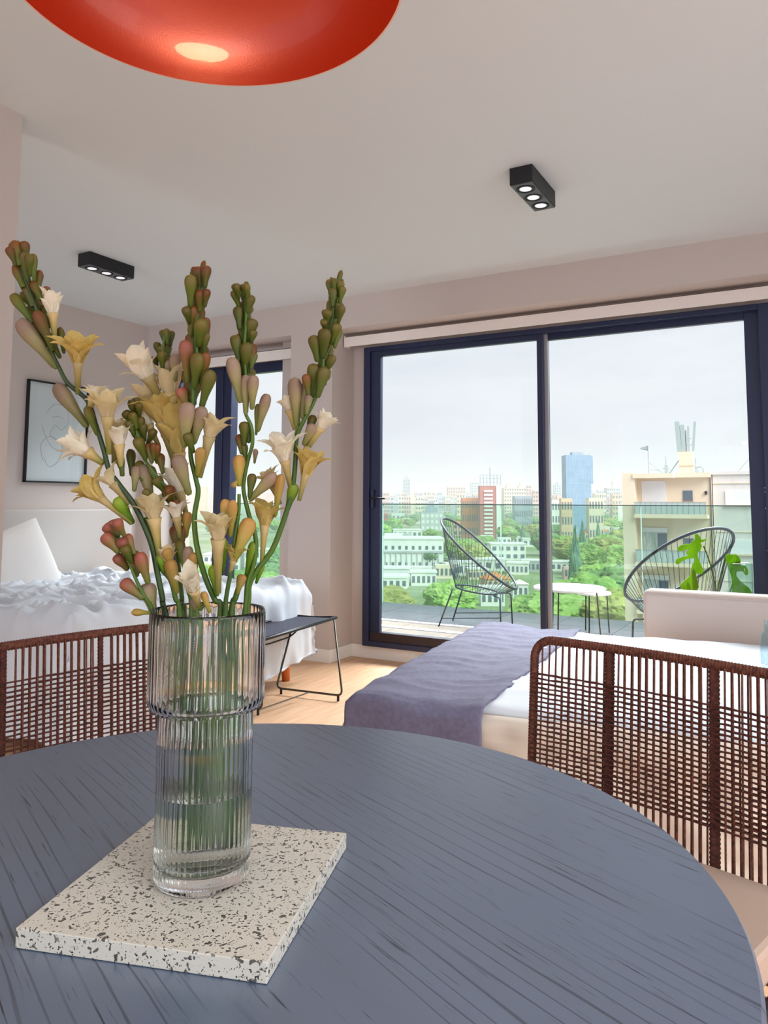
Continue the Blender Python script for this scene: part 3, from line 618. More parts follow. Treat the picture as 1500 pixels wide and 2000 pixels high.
# ================================================================== ROPE CHAIRS
def rope_chair(loc, rz, label, hs, he, zt=.86, zb=.435):
    e = empty('rope_chair', (loc[0], loc[1], 0), rz, label=label, cat='chair', group='brown woven rope dining chairs')
    k = .27
    yb = lambda x, z: -k*x*x+.03*(z-zb)/(zt-zb)-.03
    # frame loop, rope wrapped (ringed surface)
    loop = []
    rc = .045
    def corner(cx, cz, a0, a1):
        for i in range(7):
            a = a0+(a1-a0)*i/6; x = cx+rc*cos(a); z = cz+rc*sin(a); loop.append((x, yb(x, z), z))
    corner(he-rc, zt-rc, 0, pi/2)
    for i in range(1, 14): x = he-rc-(2*he-2*rc)*i/14; loop.append((x, yb(x, zt), zt))
    corner(-he+rc, zt-rc, pi/2, pi); 
    for i in range(1, 6): z = zt-rc-(zt-zb-2*rc)*i/6; loop.append((-he, yb(he, z), z))
    corner(-he+rc, zb+rc, pi, 1.5*pi)
    for i in range(1, 14): x = -he+rc+(2*he-2*rc)*i/14; loop.append((x, yb(x, zb), zb))
    corner(he-rc, zb+rc, 1.5*pi, 2*pi)
    for i in range(1, 6): z = zb+rc+(zt-zb-2*rc)*i/6; loop.append((he, yb(he, z), z))
    # resample evenly, radius rippled so each rope turn stands proud
    L_ = [Vector(p) for p in loop]; L_.append(L_[0]); dense = []
    for i in range(len(L_)-1):
        a, b_ = L_[i], L_[i+1]; nseg = max(1, int((b_-a).length/.0024))
        for j in range(nseg): dense.append(a.lerp(b_, j/nseg))
    rs = [.0098+.0013*(i % 3 != 0) for i in range(len(dense))]
    MB().tube(dense, rs, 8, closed=True).build('back_frame', M_cord, e, smooth=True)
    for x in (-hs, hs):
        pts = []; z = zb; i = 0
        while z <= zt: pts.append((x, yb(x, z), z)); z += .003; i += 1
        MB().tube(pts, [.0105+.0016*(j % 3 != 0) for j in range(len(pts))], 8, flat=.6).build('back_post', M_cordd, e, smooth=True)
    # warp cords, two layers (front and rear of the rails)
    panels = [(-he+.012, -hs-.012, 9), (-hs+.012, hs-.012, 12), (hs+.012, he-.012, 9)]
    vc = {}
    for (xa, xb, nn) in panels:
        for ly in (0, 1):
            for i in range(nn):
                x = xa+(xb-xa)*(i+.8+.35*ly)/(nn+.6)
                if ly and i % 1: continue
                dy = (-.009, .009)[ly]; x2 = x+rb.uniform(-.0015, .0015)
                pts = [(x+(x2-x)*t, yb(x, zb+(zt-zb)*t)+dy*(1-.0*t)+rb.uniform(-.0008, .0008), zb+(zt-zb)*t) for t in (0, .2, .35, .5, .65, .8, 1)]
                MB().tube(pts, .0023, 5, cap=False).build('rope', M_cord, e, smooth=True)
    # weft rows, each weaving across a panel
    z0, z1 = zb+.095, zt-.082
    rows = 46
    for r in range(rows):
        z = z0+(z1-z0)*r/(rows-1)
        for (xa, xb, nn) in panels:
            m_ = 12; pts = []
            sd = (-1)**r
            for i in range(m_+1):
                x = xa-.014+(xb-xa+.028)*i/m_
                pts.append((x, yb(x, z)+sd*.0105*(1 if i % 2 else .85), z+rb.uniform(-.0012, .0012)))
            MB().tube(pts, .0021, 5, cap=False).build('rope', M_cordd if r % 2 else M_cord, e, smooth=True)
    # seat, its frame and legs
    sw = he+.005; zs = .395
    def seatfn(z, gx=0):
        poly = []
        for a, b_, c_, d_ in ((-1, 1, pi/2, pi), (-1, -1, pi, 1.5*pi), (1, -1, 1.5*pi, 2*pi), (1, 1, 0, pi/2)):
            for i in range(6):
                t = c_+(d_-c_)*i/5; poly.append((a*(sw-.06-gx)+.06*cos(t), -.285+b_*(.245-.06-gx)+.06*sin(t)))
        return poly
    MB().prism(seatfn(0, .012), zs+.012, zs+.075).build('seat_cushion', M_cushion, e, bevel=.012)
    pp = [(x, y, zs) for x, y in seatfn(0)]
    MB().tube(pp, .011, 8, closed=True).build('seat_frame', M_blackmetal, e, smooth=True)
    sm = MB()
    for i in range(12): y = -.50+i*.04; sm.tube([(-sw+.004, y, zs+.006), (sw-.004, y, zs+.006)], .003, 4)
    o = sm.build('seat_webbing', M_cordd, e); o['kind'] = 'stuff'
    for sx in (-1, 1):
        MB().tube([(sx*(sw-.03), -.50, zs), (sx*(sw-.01), -.52, .0)], [.011, .009], 10).build('leg', M_blackmetal, e, smooth=True)
        MB().tube([(sx*(sw-.03), -.06, zs), (sx*(sw-.01), .03, .0)], [.011, .009], 10).build('leg', M_blackmetal, e, smooth=True)
        MB().tube([(sx*(sw-.02), -.075, zs), (sx*(he), -.06, zb+.03)], .009, 8).build('back_bracket', M_blackmetal, e, smooth=True)
    return e
rope_chair((-.316, 1.820), radians(-16.6), 'brown woven rope chair on the right, before the grey-covered daybed', .122, .317)
rope_chair((-1.652, 1.262), radians(79.0), 'brown woven rope chair on the left, behind the vase and before the white bed', .122, .317)

# ================================================================== LEFT BED
def fbm(x, y, z=0, o=4):
    return noise.fractal(Vector((x, y, z)), 1.0, 2.0, o)
def ridged(x, y, z=0): return 1-abs(noise.noise(Vector((x, y, z))))*2
BX0, BX1, BY0, BY1, BZ = -5.13, -3.06, 2.42, 4.34, .575
e = empty('bed', ((BX0+BX1)/2, (BY0+BY1)/2, 0), label='white-made double bed against the left wall with orange wooden legs', cat='bed')
o0 = e.location
def rel(a): return (a[0]-o0[0], a[1]-o0[1], a[2])
MB().box(rel((BX0, BY0+.04, .16)), rel((BX1-.02, BY1-.04, .27))).build('bed_base', M_sheet2, e, bevel=.01)
MB().box(rel((BX0, BY0+.02, .27)), rel((BX1, BY1-.02, .545))).build('mattress', M_sheet, e, bevel=.05)
MB().box(rel((XL+.003, BY0-.2, .10)), rel((XL+.03, 4.72, 1.137))).build('headboard', mat('headboard_fabric', 'C4BEBA', .85), e, bevel=.012)
for x, y in ((BX1-.11, BY1-.1), (BX1-.11, BY0+.1), (BX0+.1, BY1-.1), (BX0+.1, BY0+.1)):
    MB().tube([(x-o0[0], y-o0[1], .16), (x-o0[0]+.015, y-o0[1], .0)], [.034, .026], 14).build('bed_leg', M_orangewood, e, smooth=True)
def duvet_fn(u_, v_):
    # u along the bed (head -> foot, with overhang), v across (near -> far)
    s_ = BX0+.02+u_*(BX1-BX0+.60); t_ = BY0-.55+v_*(BY1-BY0+.55+.30)
    def wrap(q, e0, e1):
        dr_ = 0; p_ = q
        if q > e1:
            k_ = q-e1; rr_ = .07; 
            if k_ < rr_*pi/2: p_ = e1+rr_*sin(k_/rr_); dr_ = rr_*(1-cos(k_/rr_))
            else: p_ = e1+rr_+.03*(k_-rr_*pi/2); dr_ = rr_+(k_-rr_*pi/2)
        if q < e0:
            k_ = e0-q; rr_ = .07
            if k_ < rr_*pi/2: p_ = e0-rr_*sin(k_/rr_); dr_ = rr_*(1-cos(k_/rr_))
            else: p_ = e0-rr_-.05*(k_-rr_*pi/2); dr_ = rr_+(k_-rr_*pi/2)
        return p_, dr_
    x_, dx_ = wrap(s_, BX0-5, BX1-.03); y_, dy_ = wrap(t_, BY0+.05, BY1-.06)
    drop = max(dx_, dy_) if min(dx_, dy_) < .02 else sqrt(dx_**2+dy_**2)*.86
    top = min(1, drop/.08)
    rum = .045*max(0, ridged(s_*1.6+1.6*noise.noise(Vector((s_*1.5, t_*1.5, 3))), t_*5.5+noise.noise(Vector((s_*2, t_*2, 9))), 1.1))**2.5+.035*max(0, ridged(s_*5+1.5*noise.noise(Vector((s_*2, t_*2, 8))), t_*3.5, 4.4))**3+.007*max(0, ridged(s_*7, t_*12, 7))**2
    foot = max(0, (s_-(BX1-.9))/.9)
    puff = .035*max(0, foot)*(1-top)
    z_ = BZ+.03-drop+(rum+puff)*(1-.75*top)
    fold = .05*noise.noise(Vector((t_*5.5, s_*1.2, 2)))+.025*noise.noise(Vector((t_*13, s_*3, 5)))
    if dx_ > .03: x_ += fold*min(1, dx_/.2)*.9
    if dy_ > .03: y_ += .04*noise.noise(Vector((s_*6, t_, 2)))*min(1, dy_/.2)*(1 if t_ > BY1 else -1)
    # hem of the foot side climbs towards the far corner
    if dx_ > 0:
        hemz = .05+.13*max(0, min(1, (t_-3.55)/.75))+.03*noise.noise(Vector((t_*4, 1, 1)))
        z_ = max(z_, hemz+ (z_-0)*.02)
    else: z_ = max(z_, .09)
    return (x_, y_, z_)
dv = MB().grid(150, 150, duvet_fn).build('duvet', M_sheet, None, smooth=True, solid=.012)
tag(dv, 'rumpled white duvet covering the bed by the left wall, trailing at its foot', 'duvet')
# pillow standing against the headboard
def pillow(name, c, w_, h_, th, rot, label):
    mb_ = MB()
    def fn(sgn):
        def g(u_, v_):
            x_ = (u_-.5)*2; y_ = (v_-.5)*2
            k_ = max(0, (1-abs(x_)**2.6))*max(0, (1-abs(y_)**2.6)); pin = 1-.06*(1-abs(x_))*abs(y_)**3-.0
            return (sgn*th*.5*k_**.45, x_*w_/2*(1-.05*(1-y_*y_)*0-.05*abs(y_)**2*(1-abs(x_))), y_*h_/2*(1-.05*abs(x_)**2*(1-abs(y_))))
        return g
    mb_.grid(24, 24, fn(1)); mb_.grid(24, 24, fn(-1))
    o = mb_.build(name, M_pillow, None, smooth=True); o.location = c; o.rotation_euler = rot
    return tag(o, label, 'pillow')
pillow('pillow', (-4.93, 3.36, .71), .78, .54, .20, (radians(19), radians(-14), 0), 'large pale pillow standing against the headboard of the left bed')

# picture
e = empty('framed_picture', (XL+.004, 3.94, 1.74), label='black-framed line drawing on white paper hung on the left wall', cat='picture')
pw, ph, ft = .56, .79, .012
pm = MB()
for a, b_ in (((0, -pw/2, -ph/2), (.03, -pw/2+ft, ph/2)), ((0, pw/2-ft, -ph/2), (.03, pw/2, ph/2)), ((0, -pw/2, ph/2-ft), (.03, pw/2, ph/2)), ((0, -pw/2, -ph/2), (.03, pw/2, -ph/2+ft))): pm.box(a, b_)
pm.build('picture_frame', M_blackmetal, e, bevel=.001)
MB().box((.004, -pw/2+ft, -ph/2+ft), (.008, pw/2-ft, ph/2-ft)).build('paper', mat('paper', 'F0F6FA', .7), e)
art = MB()
def curve(pts): art.tube([(.0085, y, z) for y, z in [(p[0], p[1]) for p in [(q.x, q.y) for q in interp([Vector((a, b_, 0)) for a, b_ in pts], 6)]]], .0013, 4)
curve([(-.10, .16), (-.02, .23), (.08, .20), (.10, .10), (.04, .03), (-.02, .06), (-.06, -.02), (.02, -.06), (.09, -.02)])
curve([(-.12, -.22), (-.14, -.10), (-.06, -.03), (.05, -.10), (.02, -.22), (-.06, -.27), (-.11, -.20)])
curve([(-.14, .05), (-.10, -.04), (-.03, -.12), (.08, -.14), (.13, -.06)])
curve([(-.05, .12), (.0, .135), (.05, .12)])
art.build('drawn_line', mat('drawn_ink', '9AA3AA', .8), e)
MB().box((.018, -pw/2+ft, -ph/2+ft), (.020, pw/2-ft, ph/2-ft)).build('picture_glass', PANE, e)

# ================================================================== BENCH at the foot of the bed
e = empty('bench', (-2.80, 3.76, 0), label='low black woven bench with thin metal legs at the foot of the white bed', cat='bench')
o0 = e.location
zt = .45
A = [(-2.655, 3.30), (-2.755, 4.235), (-3.06, 4.16), (-2.96, 3.24)]
A3 = [Vector((x-o0.x, y-o0.y, zt)) for x, y in A]
mb = MB(); mb.grid(20, 8, lambda a, b_: tuple((A3[0].lerp(A3[1], a)).lerp(A3[3].lerp(A3[2], a), b_)-Vector((0, 0, .012*sin(pi*b_)*sin(pi*a)+.002)))); mb.build('woven_top', M_mesh, e, smooth=True, solid=.008)
MB().tube([p for p in A3]+[], .011, 8, closed=True).build('top_frame', M_blackmetal, e, smooth=True)
def rnd(pts, r=.04):
    out_ = []
    for i, p in enumerate(pts):
        p = Vector(p)
        if i in (0, len(pts)-1): out_.append(p); continue
        a = (Vector(pts[i-1])-p).normalized(); b_ = (Vector(pts[i+1])-p).normalized()
        for k in range(6):
            t = k/5; out_.append((p+a*r).lerp(p, t).lerp(p.lerp(p+b_*r, t), t))
    return out_
def rl(p): return (p[0]-o0.x, p[1]-o0.y, p[2])
fr = rnd([rl((-2.98, 4.08, .44)), rl((-3.00, 3.93, .035)), rl((-2.535, 3.975, .035)), rl((-2.74, 4.19, .44))])
MB().tube(fr, .0065, 8).build('leg', M_bench, e, smooth=True)
fr = rnd([rl((-2.92, 3.32, .44)), rl((-3.10, 3.44, .035)), rl((-2.765, 3.495, .035)), rl((-2.668, 3.345, .44))])
MB().tube(fr, .0065, 8).build('leg', M_bench, e, smooth=True)
for q in ((-2.965, 3.935), (-2.565, 3.975), (-3.06, 3.45), (-2.79, 3.49)):
    MB().tube([rl((q[0], q[1], .035)), rl((q[0], q[1], .0))], .008, 8).build('foot', M_blackmetal, e)
MB().tube([rl((-2.785, 3.49, .03)), rl((-2.76, 3.955, .034))], .004, 6).build('stretcher', M_bench, e)
MB().tube(rnd([rl((-2.70, 3.33, .44)), rl((-2.72, 3.45, .40)), rl((-2.74, 3.72, .405)), rl((-2.75, 3.82, .44))], .05), .005, 6).build('under_loop', M_blackmetal, e, smooth=True)

# ================================================================== RIGHT DAYBED
BO = Vector((-1.475, 2.365, 0)); BR = radians(7)
e = empty('daybed', (BO.x, BO.y, 0), BR, label='low wide daybed dressed in white and cream sheets at the right', cat='bed')
W2, D2, Z2 = 1.95, 1.72, .485
MB().box((.05, .05, .05), (W2-.05, D2-.05, .22)).build('bed_base', M_sheet2, e, bevel=.01)
MB().box((.02, .02, .22), (W2, D2, Z2-.03)).build('mattress', M_sheet2, e, bevel=.05)
for x in (.12, W2-.12):
    for y in (.12, D2-.12): MB().tube([(x, y, .05), (x, y, 0)], .025, 10).build('bed_leg', M_blackmetal, e)
def wrapq(q, e0, e1, rr_, f0, f1):
    if q > e1:
        k_ = q-e1
        return (e1+rr_*sin(k_/rr_), rr_*(1-cos(k_/rr_))) if k_ < rr_*pi/2 else (e1+rr_+f1*(k_-rr_*pi/2), rr_+(k_-rr_*pi/2)*sqrt(max(.1, 1-f1*f1)))
    if q < e0:
        k_ = e0-q
        return (e0-rr_*sin(k_/rr_), rr_*(1-cos(k_/rr_))) if k_ < rr_*pi/2 else (e0-rr_-f0*(k_-rr_*pi/2), rr_+(k_-rr_*pi/2)*sqrt(max(.1, 1-f0*f0)))
    return q, 0
def sheet_fn(u_, v_):
    s_ = -.40+u_*(W2+.40); t_ = -.38+v_*(D2+.38)
    x_, dx_ = wrapq(s_, .04, W2+1, .05, .34, 0); y_, dy_ = wrapq(t_, .04, D2+1, .05, .03, 0)
    drop = max(dx_, dy_) if min(dx_, dy_) < .02 else sqrt(dx_**2+dy_**2)*.85
    z_ = Z2-drop+.006*ridged(s_*3, t_*7, 2)*(1 if drop < .03 else 0)
    if dy_ > .02: y_ += .014*noise.noise(Vector((s_*9, z_*14, 2)))*1.3+.01*noise.noise(Vector((s_*3+z_*6, z_*22, 6)))
    if dx_ > .02: x_ += .02*noise.noise(Vector((t_*7, z_*4, 4)))
    return (x_, y_, max(z_, .06))
MB().grid(110, 110, sheet_fn).build('fitted_sheet', M_sheet2, e, smooth=True, solid=.006)
# pale duvet lying on the far right part of the bed
def dv2(u_, v_):
    s_ = .42+u_*(W2-.42-.02); t_ = .06+v_*(D2-.08)
    s_ += .0
    edge = min(1, min(u_, 1-u_, v_, 1-v_)/.045); k_ = sqrt(max(0, 1-(1-edge)**2))
    return (s_-.13*v_*0+.02*noise.noise(Vector((t_*4, 1, 1))), t_, Z2+.004+k_*(.022+.012*ridged(s_*2.5, t_*5, 9)+.006*noise.noise(Vector((s_*9, t_*12, 3)))))
d2 = MB().grid(70, 80, dv2).build('duvet', M_sheet, None, smooth=True, solid=.01); d2.location = (BO.x, BO.y, 0); d2.rotation_euler = (0, 0, BR)
tag(d2, 'smooth white quilt on the right daybed, below the beige sofa back', 'duvet')
def throw_fn(u_, v_):
    # u across (left -> right), v from hanging near hem to far edge
    t_ = -.335+v_*(D2+.335-.02)
    left = .002-.0*t_; right = .50+.08*max(0, t_)/D2
    s_ = left+u_*(right-left)
    y_, dr_ = wrapq(t_, .045, D2+1, .05, .02, 0)
    top = Z2+.036+.0
    if dr_ < .05:
        w_ = .010*ridged(s_*2.5+t_*2, t_*7-s_*4, 3)**2*(1 if dr_ < .02 else .4)+.004*noise.noise(Vector((s_*14, t_*14, 3)))
    else: w_ = 0
    z_ = top-dr_+w_+(.01*(sin(u_*7))*(dr_ < .06))
    if u_ < .06: z_ -= .02*(1-u_/.06)
    if u_ > .94: z_ -= .006*(1-(1-u_)/.06)
    if dr_ > .02: y_ += -.022+.018*noise.noise(Vector((s_*5, z_*1.5, 5)))
    else: y_ += -.015*max(0, 1-(t_)/.1)
    if dr_ > .02: z_ += .015*sin(s_*6+1)
    return (s_-.012, y_, max(z_, .10))
th = MB().grid(60, 130, throw_fn).build('throw_blanket', M_throw, None, smooth=True, solid=.008); th.location = (BO.x, BO.y, 0); th.rotation_euler = (0, 0, BR)
tag(th, 'dark slate-grey throw blanket laid across the foot of the daybed', 'blanket')

# ================================================================== SOFA seen from behind the daybed
e = empty('sofa', (.15, 4.42, 0), label='beige upholstered sofa back standing beyond the daybed by the glass door', cat='sofa')
def rbox(name, a, b_, r, m, par): return MB().box(a, b_).build(name, m, par, bevel=r)
o = rbox('backrest', (-.985, -.10, .12), (.95, .05, .735), .03, M_sofa, e); o.modifiers['bevel'].segments = 4
MB().tube([(-.962, -.1005, .712), (.93, -.1005, .712)], .0035, 6).build('piping', M_sofa, e)
rbox('seat_base', (-.97, .05, .10), (.95, .42, .28), .02, M_sofa, e)
rbox('seat_cushion', (-.95, .06, .28), (.94, .42, .42), .03, M_sofa, e)
for x in (-.9, .88):
    for y in (-.04, .38): MB().tube([(x, y, .12), (x, y, 0)], .018, 10).build('leg', M_blackmetal, e)
# side table-height glass vase with monstera leaves stands on the sofa seat tray
e = empty('tray_table', (-.40, 4.98, 0), label='small white side table under the monstera vase behind the sofa', cat='table')
MB().lathe([(.0001, .60), (.11, .60), (.11, .615), (.0001, .615)], 32).build('tabletop', M_white, e); MB().tube([(0, 0, .6), (0, 0, .02)], .012, 10).build('post', M_white, e); MB().lathe([(.0001, 0), (.1, 0), (.1, .012), (.0001, .02)], 32).build('base', M_white, e)
gv = empty('vase', (-.40, 4.98, .6155), label='plain square-shouldered clear glass vase holding monstera leaves behind the sofa', cat='vase')
MB().lathe([(.0001, 0), (.066, 0), (.068, .004), (.068, .235), (.066, .237), (.064, .235), (.064, .012), (.0001, .01)], 48).build('glass_body', thin_glass('clear_glass', 'EEF6F4'), gv, smooth=True)
def monstera(name, stalk, tipdir, size, label, m, poly, flip=1):
    o_ = empty('monstera_leaf', tuple(stalk[0]), label=label, cat='plant', group=None)
    s0 = Vector(stalk[0])
    MB().tube(interp([Vector(p)-s0 for p in stalk], 6), .004, 8).build('stalk', M_stem, o_, smooth=True)
    return o_, s0
def leaf_from(px, d0, d1, o_, s0, name='leaf_blade'):
    """blade outline: ring of photo coordinates on a gently curved slanted sheet"""
    import bmesh
    px = [(q.x, q.y) for q in interp([Vector((a_, b_, 0)) for a_, b_ in px], 3, True)]; n_ = len(px); P = []
    xs = [q[0] for q in px]; mn, mx2 = min(xs), max(xs)
    for x_, y_ in px: P.append(at_d(x_, y_, d0+(d1-d0)*(x_-mn)/(mx2-mn)+.03*sin((y_-px[0][1])*.03))-s0)
    bm = bmesh.new(); vs = [bm.verts.new(p) for p in P]; f_ = bm.faces.new(vs); bmesh.ops.triangulate(bm, faces=[f_])
    me = bpy.data.meshes.new(name); bm.to_mesh(me); bm.free(); me.materials.append(M_mon)
    b_ = bpy.data.objects.new(name, me); COL.objects.link(b_); b_.parent = o_; md = b_.modifiers.new('s', 'SOLIDIFY'); md.thickness = .0015
    return b_
dm = 4.52
base = at_d(1400, 1172, dm)
st1 = [base, at_d(1396, 1140, dm), at_d(1386, 1098, dm-.02), at_d(1374, 1066, dm-.04)]
o_, s0 = monstera('m', st1, None, 1, 'drooping split monstera leaf left of its vase, against the balcony chair', M_mon, None)
leaf_from([(1371,1066),(1368,1060),(1374,1058.4),(1381,1052.4),(1370,1054),(1367,1048),(1362,1043),(1357,1045),(1358,1053),(1352,1057),(1349,1062),(1336,1063),(1326,1068),(1323,1074),(1330,1077),(1344,1072),(1348,1070),(1340,1080),(1343,1085),(1332,1088),(1322,1092),(1320,1100),(1325,1102),(1336,1094),(1350,1091),(1358,1092),(1352,1104),(1349,1120),(1344,1128),(1331,1140),(1330,1148),(1338,1157),(1342,1155),(1341,1138),(1347,1142),(1351,1160),(1353.6,1161),(1352,1148),(1350.4,1128),(1354,1112),(1358,1120),(1359,1136),(1365,1147),(1362,1132),(1360,1120),(1370,1122),(1373.6,1114),(1370,1104),(1364,1090),(1363,1080),(1368,1074)], dm-.12, dm, o_, s0)
st2 = [base, at_d(1404, 1140, dm), at_d(1412, 1108, dm+.02), at_d(1418, 1086, dm+.02)]
o_, s0 = monstera('m', st2, None, 1, 'bright green split monstera leaf right of its vase, before the dark door frame', M_mon, None)
leaf_from([(1417,1084),(1430,1083),(1439,1084),(1446,1095),(1432,1098),(1431,1102),(1442,1104),(1456,1106),(1461,1116),(1460,1122),(1455,1123),(1450,1116),(1438,1117),(1436,1120),(1443,1132),(1452,1140),(1464,1150),(1470,1162),(1478,1163),(1481,1168),(1480,1174),(1474,1176),(1466,1168),(1457,1158),(1456,1162),(1468,1177),(1430,1176),(1426,1170),(1428,1160),(1433,1149),(1431,1148),(1424,1160),(1425,1152),(1430,1138),(1426,1120),(1420,1104)], dm-.02, dm+.12, o_, s0)
# pale blue glass at the right edge, on the daybed quilt
bp_ = at_z(1503, 1306, .525)
gv = empty('glass_bottle', (bp_.x, bp_.y, .527), label='pale blue glass bottle cut by the right edge, standing on the daybed', cat='bottle')
MB().lathe([(.0001, 0), (.026, 0), (.032, .008), (.036, .05), (.035, .10), (.028, .135), (.016, .155), (.014, .19), (.016, .192), (.012, .19), (.012, .15), (.026, .13), (.031, .09), (.031, .02), (.0001, .01)], 32).build('glass_body', thin_glass('blue_glass', 'EEF6F8'), gv, smooth=True)

# ================================================================== BALCONY
ZF = .045; YE = 7.80
struct('floor_balcony', MB().box((-7, 5.35, ZF-.25), (3.2, YE, ZF)), mat('balcony_stone', '5E6066', .55, col2='686A70', nscale=6))
bf = bpy.data.objects['floor_balcony']
ti = {}
tm = mat('balcony_tile', '7E7468', .5, col2='746A60', nscale=5, rand=.05); tg = mat('balcony_tile_dark', '3E4148', .4, col2='484B52', nscale=5, rand=.05)
for k, (y0, y1, m_) in enumerate(((5.36, 5.76, tm), (5.78, 6.22, tm), (6.34, 6.56, tm), (6.66, 7.2, tg), (7.205, YE-.01, tg))):
    me = MB().box((0, 0, 0), (.595, y1-y0, .006)).mesh('floor_tile', m_)
    for i in range(17): inst('floor_tile', me, bf, Matrix.Translation((-7+i*.6, y0, ZF)))
wm_ = MB().box((-7, 6.24, ZF), (3.2, 6.32, ZF+.012)).box((-7, 6.58, ZF), (3.2, 6.64, ZF+.014)).build('white_floor_strip', M_white, bf)
e = empty('glass_railing', (0, YE, 0), label='green-tinted glass balcony railing with a thin dark top rail', cat='railing')
x = -7.0; k = 0
for xa, xb in ((-7, -5.86), (-5.85, -4.42), (-4.41, -2.96), (-2.95, -1.50), (-1.49, -.04), (-.03, 1.42), (1.43, 3.0)):
    MB().box((xa, -.03, ZF+.0), (xb, -.018, 1.178)).build('glass_panel', RAILG, e)
MB().box((-7, -.04, 1.178), (3.0, -.008, 1.188)).build('top_rail', mat('rail_green', '2C4A48', .3, .5), e)
for xx in (-4.415, -2.955, -1.495, -.035): MB().box((xx-.004, -.032, ZF), (xx+.004, -.016, 1.178)).build('glass_edge', mat('glass_edge', 'B8DCCF', .2), e)

# ------------------------------------------------ string chairs
def acapulco(C, th, a, b_, zc, h, kk, label):
    e = empty('string_chair', (C[0], C[1], ZF), 0, label=label, cat='chair', group='black string balcony chairs')
    f_ = Vector((cos(th), sin(th), 0)); l_ = Vector((-sin(th), cos(th), 0))
    def ring(t): return f_*a*cos(t)+l_*b_*sin(t)*(1+kk*cos(t))+Vector((0, 0, zc-h*cos(t)-ZF))
    M_ = mat('dark_teal_tube', '2B3840', .4, .3)
    MB().tube([ring(2*pi*i/64) for i in range(64)], .0115, 8, closed=True).build('outer_ring', M_, e, smooth=True)
    zi = .375-ZF; ci = -f_*.03
    def inner(t): return ci+f_*.20*cos(t)+l_*.19*sin(t)+Vector((0, 0, zi+.01-.03*cos(t)))
    MB().tube([inner(2*pi*i/40) for i in range(40)], .008, 8, closed=True).build('seat_ring', M_, e, smooth=True)
    for i in range(60):
        t = 2*pi*i/60; p = ring(t); q = ci+f_*.06*cos(t)+l_*.06*sin(t)+Vector((0, 0, zi+.012)) if False else inner(t)
        mid = p.lerp(q, .55)-Vector((0, 0, .045*(1 if cos(t) < .3 else .4)))
        MB().tube([p, mid, q], .0022, 4, cap=False).build('string', M_, e)
    for i in range(10):
        t = pi*(i+.5)/10; MB().tube([inner(t), inner(-t)], .0022, 4, cap=False).build('string', M_, e)
    for sg in (-1, 1):
        MB().tube(rnd([inner(0)*1+l_*sg*.13, f_*.25+l_*sg*.19+Vector((0, 0, zi-.03)), f_*.26+l_*sg*.20], .03), .0075, 8).build('leg', M_, e, smooth=True)
        MB().tube(rnd([inner(pi)+l_*sg*.11, -f_*.22+l_*sg*.16+Vector((0, 0, zi)), -f_*.34+l_*sg*.20], .03), .0075, 8).build('leg', M_, e, smooth=True)
        MB().tube([f_*.255+l_*sg*.195+Vector((0, 0, .12)), -f_*.315+l_*sg*.19+Vector((0, 0, .08))], .005, 6).build('stretcher', M_, e)
    return e
acapulco((-2.787, 6.759), .09, .352, .34, .73, .319, -.185, 'left balcony string chair, seen side-on before the railing')
acapulco((-.897, 5.90), 2.487, .385, .365, .745, .29, -.088, 'right balcony string chair, behind the monstera leaves')
# white tables
def round_table(px, py, z, Y, r, label, legs):
    p = at_y(px, py, Y); e = empty('balcony_table', (p.x, p.y, ZF), label=label, cat='table', group=None)
    MB().lathe([(.0001, z-.022), (r-.004, z-.022), (r, z-.016), (r, z-.004), (r-.004, z), (.0001, z)], 48).build('tabletop', M_white, e)
    for i in range(legs):
        t = 2*pi*i/legs+.4; MB().tube([(r*.75*cos(t), r*.75*sin(t), z-.02), (r*.85*cos(t), r*.85*sin(t), 0)], .006, 8).build('leg', M_blackmetal, e)
    return e
round_table(1112, 1146, at_y(1112, 1146, 6.5).z-ZF, 6.5, .30, 'larger round white balcony table between the two string chairs', 3)
round_table(1160, 1161, at_y(1160, 1161, 6.75).z-ZF, 6.95, .15, 'smaller lower round white table beside the larger balcony table', 3)
